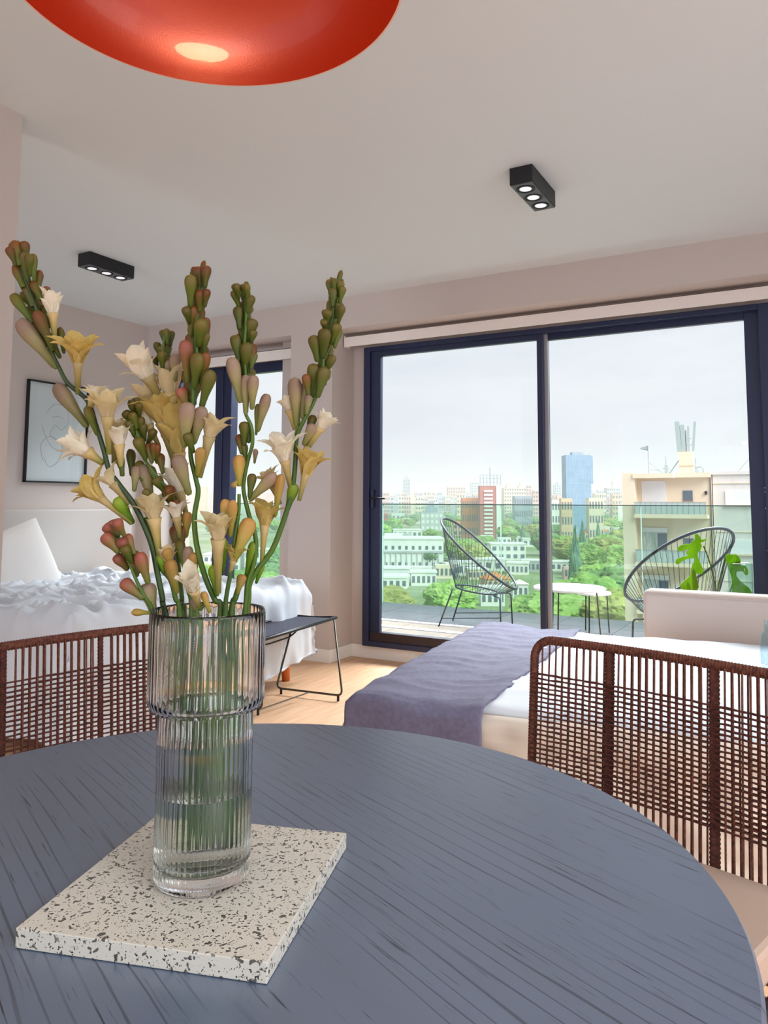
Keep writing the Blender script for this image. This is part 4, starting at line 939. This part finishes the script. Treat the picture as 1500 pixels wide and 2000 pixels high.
# ================================================================== CITY
ZG = -28.0
GR = CAMZ-ZG
def y_to_dist(py): return GR*FPX/(py-981.8)
M_gr = mat('city_ground', '6E8A4E', .9, col2='9AA58A', nscale=.02, ndet=6)
struct('ground', MB().box((-3600, 12, ZG-1), (2400, 3600, ZG)), M_gr)
def city_at(px, dist, z=None):
    r_ = ray(px, 980); q = CAM+r_*dist; return Vector((q.x, q.y, ZG if z is None else z))
M_win = mat('far_window', '5C6B78', .3); M_winl = mat('far_shutter', 'E4E4E8', .5)
def building(px0, px1, ytop, dist, wall, label, cat='building', name='building', floors=0, cols=0, depth=None, win=M_win, group=None, roof=None, wsz=(.55, .5), zb_=ZG, rot=0, extra=None):
    w_ = (px1-px0)*dist/FPX; c = city_at((px0+px1)/2, dist); top = CAMZ+(981.8-ytop)*dist/FPX
    dp = depth or w_*.8; ang = atan2(CR.y, CR.x)+rot
    e_ = empty(name, (c.x, c.y, zb_), ang, label=label, cat=cat, group=group); hh = top-zb_
    MB().box((-w_/2, 0, 0), (w_/2, dp, hh)).build('wall_block', wall, e_)
    if roof: 
        if roof[0] == 'flat': MB().box((-w_/2-.3, -.3, hh), (w_/2+.3, dp+.3, hh+.6)).build('roof', roof[1], e_)
        else: MB().add([(-w_/2-.4, -.4, hh), (w_/2+.4, -.4, hh), (w_/2+.4, dp+.4, hh), (-w_/2-.4, dp+.4, hh), (0, dp/2, hh+w_*.28)], [(0, 1, 4), (1, 2, 4), (2, 3, 4), (3, 0, 4), (3, 2, 1, 0)]).build('roof', roof[1], e_)
    if floors and cols:
        fh = hh/floors if zb_ == ZG and hh < 40 else hh/floors; cw = w_/cols
        me = MB().box((0, -.12, 0), (cw*wsz[0], .05, fh*wsz[1])).mesh('window', win)
        for i in range(floors):
            for j in range(cols): inst('window', me, e_, Matrix.Translation((-w_/2+cw*(j+(1-wsz[0])/2), 0, fh*(i+(1-wsz[1])/2))))
    if extra: extra(e_, w_, dp, hh)
    return e_
P_ = {k: mat('facade_'+k, h, .85, col2=h2, nscale=.15) for k, h, h2 in (('white', 'E6E5E2', 'DCDCDA'), ('cream', 'DCCBB4', 'E2D2BE'), ('pink', 'CDA6A2', 'D8B8B4'), ('grey', 'B4B6BC', 'C0C2C8'), ('lilac', 'B8B2C0', 'C6C0CC'), ('tan', 'C8AC8C', 'D2B898'), ('brick', 'A8625A', 'B26E64'), ('blue', '6D92B8', '7FA3C6'), ('slate', '8C9AAA', '98A6B6'), ('red', 'C0544C', 'C86058'), ('orange', 'D08A50', 'C88048'), ('bluegrey', 'A4B0C2', 'B0BCCC'))}
# skyline: hand-placed landmarks
def antenna(e_, w_, dp, hh): MB().tube([(0, dp/2, hh), (0, dp/2, hh+w_*.5)], w_*.03, 6).build('mast', M_steel, e_)
def cap(e_, w_, dp, hh): MB().box((-w_*.25, dp*.2, hh), (w_*.25, dp*.7, hh+w_*.25)).box((-w_*.12, dp*.3, hh+w_*.25), (w_*.12, dp*.6, hh+w_*.5)).build('roof_block', P_['slate'], e_)
building(787, 801, 936, 2300, P_['slate'], 'slim stepped grey tower on the skyline, left of the city', floors=10, cols=3, extra=cap)
building(875, 909, 951, 1700, P_['pink'], 'broad pink block on the skyline', floors=9, cols=7)
building(920, 937, 941, 1900, P_['grey'], 'pale grey tower just left of the brick tower', floors=12, cols=3, extra=antenna)
def brickx(e_, w_, dp, hh):
    gm = MB()
    for i in range(7): x_ = -w_/2+w_*i/6; gm.box((x_-.25, -.4, hh), (x_+.25, .2, hh+9))
    for z in (3, 6, 9): gm.box((-w_/2, -.4, hh+z-.3), (w_/2, .2, hh+z))
    gm.build('roof_grid', P_['slate'], e_)
    me = MB().box((0, -1.2, 0), (w_*.42, 0, 1.5)).mesh('balcony', P_['white'])
    for i in range(int(hh/3.1)): inst('balcony', me, e_, Matrix.Translation((-w_*.32, 0, i*3.1+1)))
    MB().box((w_*.28, -1.0, 0), (w_*.5, 0, hh)).build('white_side', P_['white'], e_)
    MB().tube([(0, 2, hh), (0, 2, hh+15)], .3, 6).build('mast', M_steel, e_)
building(938, 978, 948, 620, P_['brick'], 'brick-red apartment tower with white balconies and open grid on its roof', extra=brickx)
def twin(e_, w_, dp, hh):
    for x_ in (-w_*.28, w_*.28): MB().box((x_-w_*.12, 0, hh), (x_+w_*.12, dp*.5, hh+w_*.12)).box((x_-w_*.05, 0, hh+w_*.12), (x_+w_*.05, dp*.3, hh+w_*.22)).build('roof_block', P_['cream'], e_)
building(985, 1028, 952, 1300, P_['cream'], 'cream twin-topped block on the skyline, right of the brick tower', floors=9, cols=9, extra=twin)
building(1029, 1038, 947, 1500, P_['pink'], 'narrow pink tower beside the door mullion', floors=10, cols=2)
building(1041, 1056, 957, 1100, P_['pink'], 'pink block half hidden by the door mullion', floors=8, cols=3)
building(1083, 1096, 946, 1900, P_['bluegrey'], 'blue-grey tower between mullion and glass tower', floors=12, cols=3, extra=cap)
def bluex(e_, w_, dp, hh):
    mm_ = MB()
    for i in range(1, 14): mm_.box((-w_/2-.1, -.15, hh*i/14-.2), (w_/2+.1, .02, hh*i/14+.1))
    for i in range(9): mm_.box((-w_/2+w_*i/8-.12, -.15, 0), (-w_/2+w_*i/8+.12, .02, hh))
    mm_.build('mullion_grid', mat('tower_mullion', '9DB7D0', .4), e_)
    MB().box((w_/2, 0, hh*.12), (w_/2+w_*.10, dp, hh*.42)).box((w_/2, 0, hh*.64), (w_/2+w_*.09, dp, hh*.99)).build('side_volume', P_['blue'], e_)
    MB().box((-w_*.2, dp*.2, hh), (w_*.25, dp*.7, hh+3)).build('roof_block', P_['slate'], e_)
building(1107, 1155, 887, 700, P_['blue'], 'tall blue glass office tower with a notched right side', extra=bluex, name='office_tower')
building(1186, 1212, 951, 1500, P_['grey'], 'pale grey flat block on the skyline, right of the blue tower', floors=8, cols=6, extra=antenna)
building(1162, 1184, 962, 1200, P_['cream'], 'low cream block at the foot of the blue tower, right side', floors=5, cols=5)
building(1066, 1100, 976, 640, P_['white'], 'low white building left of the blue tower foot', floors=3, cols=6)
building(1096, 1118, 972, 560, P_['tan'], 'low tan building in front of the blue tower', floors=3, cols=4)
building(1150, 1178, 971, 600, P_['cream'], 'low cream row right of the blue tower foot', floors=3, cols=5)
building(740, 760, 962, 1500, P_['pink'], 'pink block at the left edge of the door view', floors=6, cols=5)
building(1005, 1040, 968, 800, P_['slate'], 'low dark slate roof below the cream twin block', floors=3, cols=8)
building(903, 938, 972, 640, P_['orange'], 'low orange-roofed row left of the brick tower', floors=3, cols=8)
# anonymous skyline
rs = random.Random(5)
keys = ['pink', 'grey', 'cream', 'lilac', 'bluegrey', 'white', 'tan', 'pink', 'lilac']
px = 736
while px < 1226:
    w_ = rs.uniform(6, 15)
    for layer in range(2):
        dist = rs.uniform(1900, 2700) if layer else rs.uniform(1200, 1800)
        yt = rs.uniform(954, 968) if layer else rs.uniform(963, 975)
        kk = rs.choice(keys); building(px+rs.uniform(-3, 3), px+w_+rs.uniform(-3, 4), yt, dist, P_[kk], where(px+w_/2, yt+(0 if layer else 8), 'hazy '+{'bluegrey': 'blue-grey'}.get(kk, kk), 'block'+(' on the skyline' if layer else ' before the skyline')), floors=5 if w_ > 9 else 0, cols=3, group='far skyline blocks')
    px += w_*.8
for px in range(-60, 736, 26):
    if 430 < px < 470 or px > 600 or px < 330: continue
    building(px, px+20, rs.uniform(950, 970), rs.uniform(1300, 2000), P_[rs.choice(keys)], 'small hazy block seen through the narrow window', group='far skyline blocks beyond the narrow window')
# houses among the trees
def hs_(px0, px1, yt, yb_, key, label, floors=1, cols=3, roof=None, **k):
    dist = y_to_dist(yb_); building(px0, px1, yt, dist, P_[key], label, cat='house', name='house', floors=floors, cols=cols, roof=roof, **k)
flat = ('flat', P_['white']); tile = ('hip', P_['orange'])
def terrace(e_, w_, dp, hh):
    m_ = MB()
    for i in range(14): m_.box((-w_/2+w_*i/14, -.5, hh*.05), (-w_/2+w_*i/14+.35, 0, hh*.6))
    m_.box((-w_/2, -.6, hh*.6), (w_/2, 0, hh*.66)); m_.build('colonnade', P_['grey'], e_)
    MB().box((-w_*.3, 2, hh), (-w_*.05, 7, hh+2.5)).build('roof_block', P_['white'], e_)
hs_(722, 866, 1053, 1116, 'white', 'long white building with a grey colonnade, left below the railing', 2, 11, flat, extra=terrace, depth=22, wsz=(.4, .22))
hs_(822, 866, 1001, 1036, 'grey', 'grey-white stepped block behind the left string chair', 3, 5, None, extra=cap, win=M_winl)
hs_(765, 790, 1003, 1019, 'white', 'small white house on the far left below the railing', 1, 3, flat)
hs_(741, 758, 1003, 1026, 'red', 'small red building at the left door frame', 2, 2)
hs_(768, 824, 1035, 1052, 'white', 'low white hall left of the green trees', 1, 6, flat)
hs_(795, 826, 1012, 1022, 'cream', 'cream low house in the left distance', 1, 4)
hs_(905, 957, 1024, 1046, 'tan', 'tan house with an orange roof right of the left chair back', 1, 4, None)
hs_(884, 905, 1022, 1046, 'cream', 'cream house behind the left chair top', 2, 2, tile)
hs_(958, 1026, 1062, 1092, 'white', 'white villa with dark windows inside the string chair ring', 2, 5, flat)
hs_(986, 1018, 1047, 1060, 'white', 'white flat-roofed house behind the villa', 1, 4, flat)
hs_(940, 962, 1046, 1060, 'white', 'small white house left of the villa', 1, 2, flat)
hs_(1020, 1042, 1051, 1066, 'white', 'small white house right of the villa', 1, 2, flat)
hs_(740, 800, 1110, 1136, 'white', 'white low house at the bottom left of the view', 1, 6, flat)
hs_(803, 852, 1117, 1142, 'white', 'white house below the colonnade building', 1, 5, flat)
hs_(850, 884, 1102, 1128, 'cream', 'cream house behind the left chair seat', 1, 4, None)
hs_(880, 930, 1098, 1122, 'white', 'white house below the left chair ring', 1, 4, flat)
hs_(938, 984, 1147, 1180, 'white', 'white house low among trees under the left chair', 1, 4, flat)
hs_(1000, 1030, 1138, 1165, 'white', 'white pavilion with a pyramid roof right of the left chair', 1, 3, ('hip', P_['white']))
hs_(1030, 1062, 1098, 1112, 'white', 'white roof beside the mullion', 1, 3, flat)
hs_(1074, 1116, 1096, 1112, 'white', 'white house with a flat roof right of the mullion', 1, 4, flat)
hs_(1099, 1117, 1104, 1128, 'pink', 'small brick outbuilding right of the mullion', 1, 2)
hs_(1104, 1126, 1034, 1048, 'white', 'white house in the trees below the blue tower', 1, 3, flat)
hs_(1148, 1190, 1028, 1044, 'white', 'white row of houses right of the blue tower axis', 1, 6, flat)
hs_(1198, 1224, 1030, 1046, 'white', 'white house touching the beige apartment block', 1, 3, flat)
hs_(1070, 1112, 991, 1004, 'cream', 'long pale hall just under the railing rail', 1, 8, flat)
hs_(1165, 1190, 992, 1016, 'pink', 'grey-pink block in the trees right of the blue tower', 3, 3)
hs_(1180, 1207, 1142, 1168, 'white', 'white round-cornered house beside the white balcony tables', 1, 3, flat)
hs_(480, 530, 1075, 1130, 'white', 'white building seen through the narrow window', 3, 5, flat)
hs_(400, 470, 1085, 1130, 'white', 'white building left in the narrow window', 3, 6, flat)

xr = random.Random(21)
for i in range(34):
    yb_ = xr.choice([xr.uniform(1008, 1060), xr.uniform(1060, 1150)]); px_ = xr.uniform(745, 1050) if i < 22 else xr.uniform(1075, 1215); sc_h = (yb_-981)/60
    hw = xr.uniform(9, 17)*(.5+sc_h*.6); hh_ = xr.uniform(6, 10)*(.5+sc_h*.5); kc = xr.choice(['white', 'white', 'white', 'cream', 'grey', 'tan'])
    hs_(px_-hw, px_+hw, yb_-hh_-6, yb_, kc, where(px_, yb_-hh_, kc, 'house'), 1, xr.choice([3, 4, 5]), xr.choice([flat, flat, None, tile if kc != 'white' else flat]), rot=xr.uniform(-.3, .3))
# morning haze over the city
hz = bpy.data.materials.new('city_haze'); hz.use_nodes = True; n_, l_ = hz.node_tree.nodes, hz.node_tree.links; n_.clear()
ho = n_.new('ShaderNodeOutputMaterial'); hv = n_.new('ShaderNodeVolumeScatter'); hv.inputs['Color'].default_value = srgb('F4F4FC'); hv.inputs['Density'].default_value = .00042; hv.inputs['Anisotropy'].default_value = .1
l_.new(hv.outputs[0], ho.inputs['Volume'])
hb = MB().box((-3400, 30, ZG-.5), (2300, 3500, 90)).build('haze', hz); tag(hb, kind='stuff'); hb['label'] = 'thin pale haze hanging over the distant city'; hb['category'] = 'haze'
# trees
def crown(seed, squash=.8, cone=False):
    import bmesh
    bm = bmesh.new(); bmesh.ops.create_icosphere(bm, subdivisions=5, radius=1)
    for v_ in bm.verts:
        p = v_.co.copy(); q = p*1.6+Vector((seed*7.1, 0, 0))
        k_ = 1+.32*noise.noise(q)+.16*noise.noise(q*2.6)+.13*abs(noise.noise(q*6.5))+.10*noise.noise(q*14)
        if cone: p.x *= (1-.42*(p.z+1)); p.y *= (1-.42*(p.z+1)); p.z *= 2.2
        v_.co = p*k_; v_.co.z *= squash
    me = bpy.data.meshes.new('crown'); bm.to_mesh(me); bm.free()
    me.polygons.foreach_set('use_smooth', [False]*len(me.polygons)); return me
M_T = [mat('foliage_%s' % n_, a, .9, col2=b_, nscale=2.2, ndet=6, rand=.18, transl=.15) for n_, a, b_ in (('bright', '76A04A', 'A8C470'), ('mid', '55824A', '86AC68'), ('bluish', '527C66', '7AA488'), ('olive', '869448', 'B8BA6C'))]
CR_ = []
for i in range(6):
    me = crown(i+1, .75 if i < 5 else 1, i == 5); CR_.append(me)
trunk_me = MB().tube([(0, 0, 0), (.05, .02, .5), (0, 0, 1)], [.06, .045, .03], 8).mesh('trunk', mat('bark', '6B5A48', .9), True)
CM = {}
def tree(px, py_base, h_, mi, kind='round', label=None, dist=None, group='trees between the houses'):
    dist = dist or y_to_dist(py_base); c = city_at(px, dist)
    e_ = empty('tree', tuple(c), rt.uniform(0, 6), label=label or where(px, py_base-h_*.5*FPX/dist, ('bright green', 'deep green', 'bluish green', 'olive green')[mi], 'tree'), cat='tree', group=group)
    ci = 5 if kind == 'cone' else rt.randrange(5); key = (ci, mi)
    if key not in CM: m2 = CR_[ci].copy(); m2.materials.append(M_T[mi]); CM[key] = m2
    r_ = h_*(.17 if kind == 'cone' else .66)*rt.uniform(.85, 1.15)
    inst('crown', CM[key], e_, Matrix.Translation((0, 0, h_*.62)) @ Matrix.Diagonal((r_, r_, (h_*.28 if kind == 'cone' else h_*.5), 1)))
    inst('trunk', trunk_me, e_, Matrix.Diagonal((h_*.4, h_*.4, h_*.5, 1)))
rt = random.Random(9)
HB = [(722, 866, 1053, 1116), (822, 866, 1001, 1036), (765, 824, 1003, 1052), (905, 957, 1024, 1046), (958, 1026, 1058, 1092), (740, 852, 1108, 1142), (880, 930, 1100, 1122), (938, 984, 1147, 1172), (1000, 1034, 1130, 1160), (1074, 1117, 1096, 1128), (1148, 1190, 1028, 1044), (1104, 1126, 1034, 1048), (986, 1042, 1045, 1062), (480, 530, 1075, 1125), (1070, 1112, 991, 1002), (741, 758, 1003, 1022), (884, 905, 1020, 1042)]
def blocks(px, py_base, h_):
    d_ = y_to_dist(py_base); tp_ = py_base-h_*FPX/d_*1.02; wd = h_*.62*FPX/d_*.8
    for x0, x1, y0, y1 in HB:
        if px+wd > x0 and px-wd < x1 and py_base > y1-2 and tp_ < y0+(y1-y0)*.72: return True
    return False
def colour(px, py):
    if py < 1025: return rt.choice([1, 1, 0, 2])
    if px > 1060 and py < 1070: return rt.choice([0, 3, 1])
    return rt.choice([0, 0, 1, 3, 0])
nt = 0
for py0, step, cnt in ((994, 11, 1), (1000, 13, 1), (1007, 16, 1), (1015, 19, 1), (1024, 23, 1), (1034, 26, 1), (1046, 30, 1), (1059, 33, 1), (1074, 37, 1), (1090, 42, 1), (1108, 46, 1), (1128, 50, 1), (1150, 54, 1), (1175, 60, 1), (1202, 66, 1), (1235, 72, 1), (1275, 80, 1)):
    px = 735+rt.uniform(0, step*.5)
    while px < 1235:
        py = py0+rt.uniform(-.12, .12)*(py0-981); h_ = rt.uniform(8.5, 13.5)
        if not blocks(px, py, h_): tree(px, py, h_, colour(px, py)); nt += 1
        px += step*rt.uniform(.75, 1.15)
for px, py in ((505, 1190), (540, 1200), (560, 1170), (548, 1130), (520, 1240), (570, 1230), (480, 1200), (430, 1190), (540, 1040), (560, 1050), (500, 1045), (470, 1050), (420, 1045), (400, 1180)):
    tree(px, py, 11, rt.choice([0, 1]), group='trees beyond the narrow window', label='green tree seen through the narrow window behind the flowers')
tree(1136, 1112, 17, 2, 'cone', 'tall dark cypress-like tree in front of the blue tower axis'); tree(1167, 1062, 14, 2, 'cone', 'small dark conifer right of the tall cypress')
tree(1020, 1060, 13, 2, 'cone', 'dark conifer behind the white villa'); tree(1122, 1150, 17, 2, 'cone', 'dark slim tree behind the balcony tables')

# ================================================================== BEIGE NEIGHBOUR BUILDING (45 m away)
YB = 45.0
def nb(px, py): return at_y(px, py, YB)
pL = nb(1223, 925); pM = nb(1388, 928); pR = nb(1520, 928)
ztop_ = pL.z
M_bg = mat('beige_render', 'E6D2B8', .85, col2='ECDCC4', nscale=.6); M_bg2 = mat('pale_render', 'DAD4D0', .85, col2='E0DAD6', nscale=.6)
e = empty('apartment_block', (pL.x, YB, ZG), 0, label='beige apartment block with balconies, right of the view', cat='building')
W_ = pM.x-pL.x; HH = ztop_-ZG
MB().box((.55, .0, 0), (W_, 9, HH-.25)).build('facade', M_bg, e)
MB().box((-.05, -.9, 0), (.62, 9, HH)).build('side_pier', M_bg, e)
MB().box((.55, -1.0, HH-.30), (W_*.60, 0, HH-.05)).box((W_*.60, -.5, HH-.28), (W_, 0, HH-.02)).build('cornice', M_bg, e)
MB().box((.0, 0, HH-.25), (W_, 9, HH-.1)).build('roof', M_bg2, e)
fz = (nb(1223, 1085).z-nb(1223, 995).z)    # one storey (negative)
st_ = -fz
M_rg = mat('balcony_rail_glass', 'B9C4C0', .3); M_cur = mat('curtain_teal', '8FA6AA', .7, col2='D8DAD8', nscale=6, stretch=(8, 1, .3))
for k in range(5):
    zb0 = nb(1223, 1003).z-ZG-k*st_       # balcony slab underside level
    MB().box((.6, -1.1, zb0-.22), (W_-.12, 0, zb0-.02)).build('balcony_slab', M_bg, e)
    MB().box((.65, -1.08, zb0), (W_-.18, -1.04, zb0+.62)).build('balcony_front', M_rg, e)
    rm = MB()
    for i in range(14): xq = .65+(W_-.85)*i/13; rm.box((xq, -1.09, zb0), (xq+.025, -1.03, zb0+.66))
    rm.box((.62, -1.1, zb0+.63), (W_-.15, -1.03, zb0+.67)).build('balcony_railing', mat('rail_grey', '9AA2A4', .5), e)
    MB().box((.85, -.06, zb0+.05), (2.15, 0, zb0+1.85)).build('shutter' if k == 0 else 'window', M_winl if k in (0,) else M_cur, e)
    if k: MB().box((1.65, -.08, zb0+.05), (2.15, -.05, zb0+1.55)).build('window', M_win, e); MB().box((.8, -.1, zb0+1.6), (2.2, -.02, zb0+1.85)).build('shutter_box', M_winl, e)
    wf = MB().box((3.05, -.05, zb0+.75), (3.55, 0, zb0+1.3)).build('window', M_win, e); MB().box((3.03, -.09, zb0+.70), (3.57, 0, zb0+.76)).build('sill', mat('sill_dark', '8A7868', .7), wf)
MB().box((4.18, -.12, nb(1223, 966).z-ZG), (4.3, 0, nb(1223, 960).z-ZG)).build('wall_lamp', M_blackmetal, e)
MB().tube([(W_-.02, -.05, 0), (W_-.02, -.05, HH-.1)], .045, 6).build('drain_pipe', mat('pipe_grey', '77706C', .6), e)
e = empty('apartment_block', (pM.x+.05, YB+.3, ZG), 0, label='paler grey apartment block adjoining the beige one at the right door frame', cat='building')
MB().box((0, 0, 0), (9, 9, HH-.05)).build('facade', M_bg2, e)
MB().box((-.02, -.1, HH-.12), (9, 9, HH+.05)).build('roof', M_bg2, e)
for k in range(5):
    z_ = nb(1223, 985).z-ZG-k*st_
    wf = MB().box((.62, -.07, z_), (1.95, 0, z_+.75)).build('window', M_winl, e); MB().box((.55, -.14, z_-.08), (2.05, 0, z_-.01)).build('sill', M_bg, wf)
    MB().box((0, -.05, z_+1.15), (9, 0, z_+1.2)).build('string_course', M_bg, e)
# roof furniture
cx_ = nb(1334, 925); 
e = empty('chimney_tower', (cx_.x, YB+1.5, ztop_-.1), 0, label='beige roof turret carrying phone antennas on the apartment block', cat='chimney')
MB().box((-.36, -.36, 0), (.36, .36, .55)).box((-.42, -.42, .55), (.42, .42, .62)).box((-.36, -.36, .62), (.36, .36, 1.35)).build('turret', M_bg, e)
ant = mat('antenna_grey', 'A9B8B4', .5)
for x_, tl, hh_, ww in ((-.36, -.10, 1.75, .13), (-.12, -.05, 1.55, .11), (.12, .02, 1.45, .05), (.38, .14, 1.7, .07)):
    MB().add([(x_-ww+dx*2*ww+tl*t, dy, 1.38+hh_*t) for t in (0, 1) for dx, dy in ((0, -.08), (1, -.08), (1, .08), (0, .08))], [(0, 1, 5, 4), (1, 2, 6, 5), (2, 3, 7, 6), (3, 0, 4, 7), (4, 5, 6, 7), (3, 2, 1, 0)]).build('antenna_panel', ant, e)
MB().tube([(0, 0, 1.3), (0, 0, 2.6)], .03, 6).tube([(-.4, 0, 1.7), (.4, 0, 1.75)], .025, 6).tube([(-.35, 0, 2.2), (.3, 0, 2.1)], .02, 6).build('mast', M_steel, e)
MB().tube([(-.4, 0, .9), (-1.0, 0, .05)], .03, 5).tube([(.4, 0, .5), (.75, 0, .05)], .03, 5).build('brace', ant, e)
def mast(px, ytop_, label, arm=None, r_=.035):
    b0 = nb(px, 925); h_ = nb(px, ytop_).z-ztop_+.1
    e_ = empty('antenna_mast', (b0.x, YB+1, ztop_-.1), 0, label=label, cat='antenna')
    MB().tube([(0, 0, 0), (0, 0, h_)], r_, 6).build('mast', ant, e_)
    if arm: arm(e_, h_)
mast(1261, 868, 'tall roof mast with a small flag-like arm on the beige block', lambda e_, h_: (MB().add([(0, 0, h_), (-.45, 0, h_-.12), (-.45, .04, h_-.2), (0, .04, h_-.3)], [(0, 1, 2, 3)]).box((-.42, 0, h_-.2), (0, .04, h_-.12)).build('flag_arm', ant, e_), MB().tube([(0, 0, h_*.45), (.85, 0, .05)], .02, 5).tube([(0, 0, .35), (.6, 0, .3)], .02, 5).build('brace', ant, e_)))
mast(1296, 890, 'short roof aerial between flag mast and turret', lambda e_, h_: MB().box((-.09, -.09, h_*.1), (.09, .09, h_*.55)).tube([(-.2, 0, h_*.35), (.2, 0, h_*.35)], .02, 5).build('aerial_box', ant, e_))
mast(1355, 893, 'thin roof rod right of the antenna turret')
b0 = nb(1362, 917); e = empty('satellite_dish', (b0.x, YB+1, b0.z), 0, label='small round satellite dish on the beige roof edge', cat='dish')
MB().tube([(.2*cos(2*pi*i/20), 0, .2*sin(2*pi*i/20)) for i in range(20)], .04, 6, closed=True).build('rim', ant, e); MB().tube([(0, 0, -.15), (0, 0, -.45)], .025, 5).build('post', ant, e)
b0 = nb(1434, 924); b1 = nb(1470, 884); e = empty('roof_cable', (b0.x, YB+1, b0.z), 0, label='slanting grey cable above the paler apartment block', cat='cable')
MB().tube([(0, 0, 0), (b1.x-b0.x, 0, b1.z-b0.z), ((b1.x-b0.x)*1.6, 0, (b1.z-b0.z)*1.6)], .02, 5).build('cable', ant, e)
print('objects', len(bpy.data.objects), 'trees', nt)
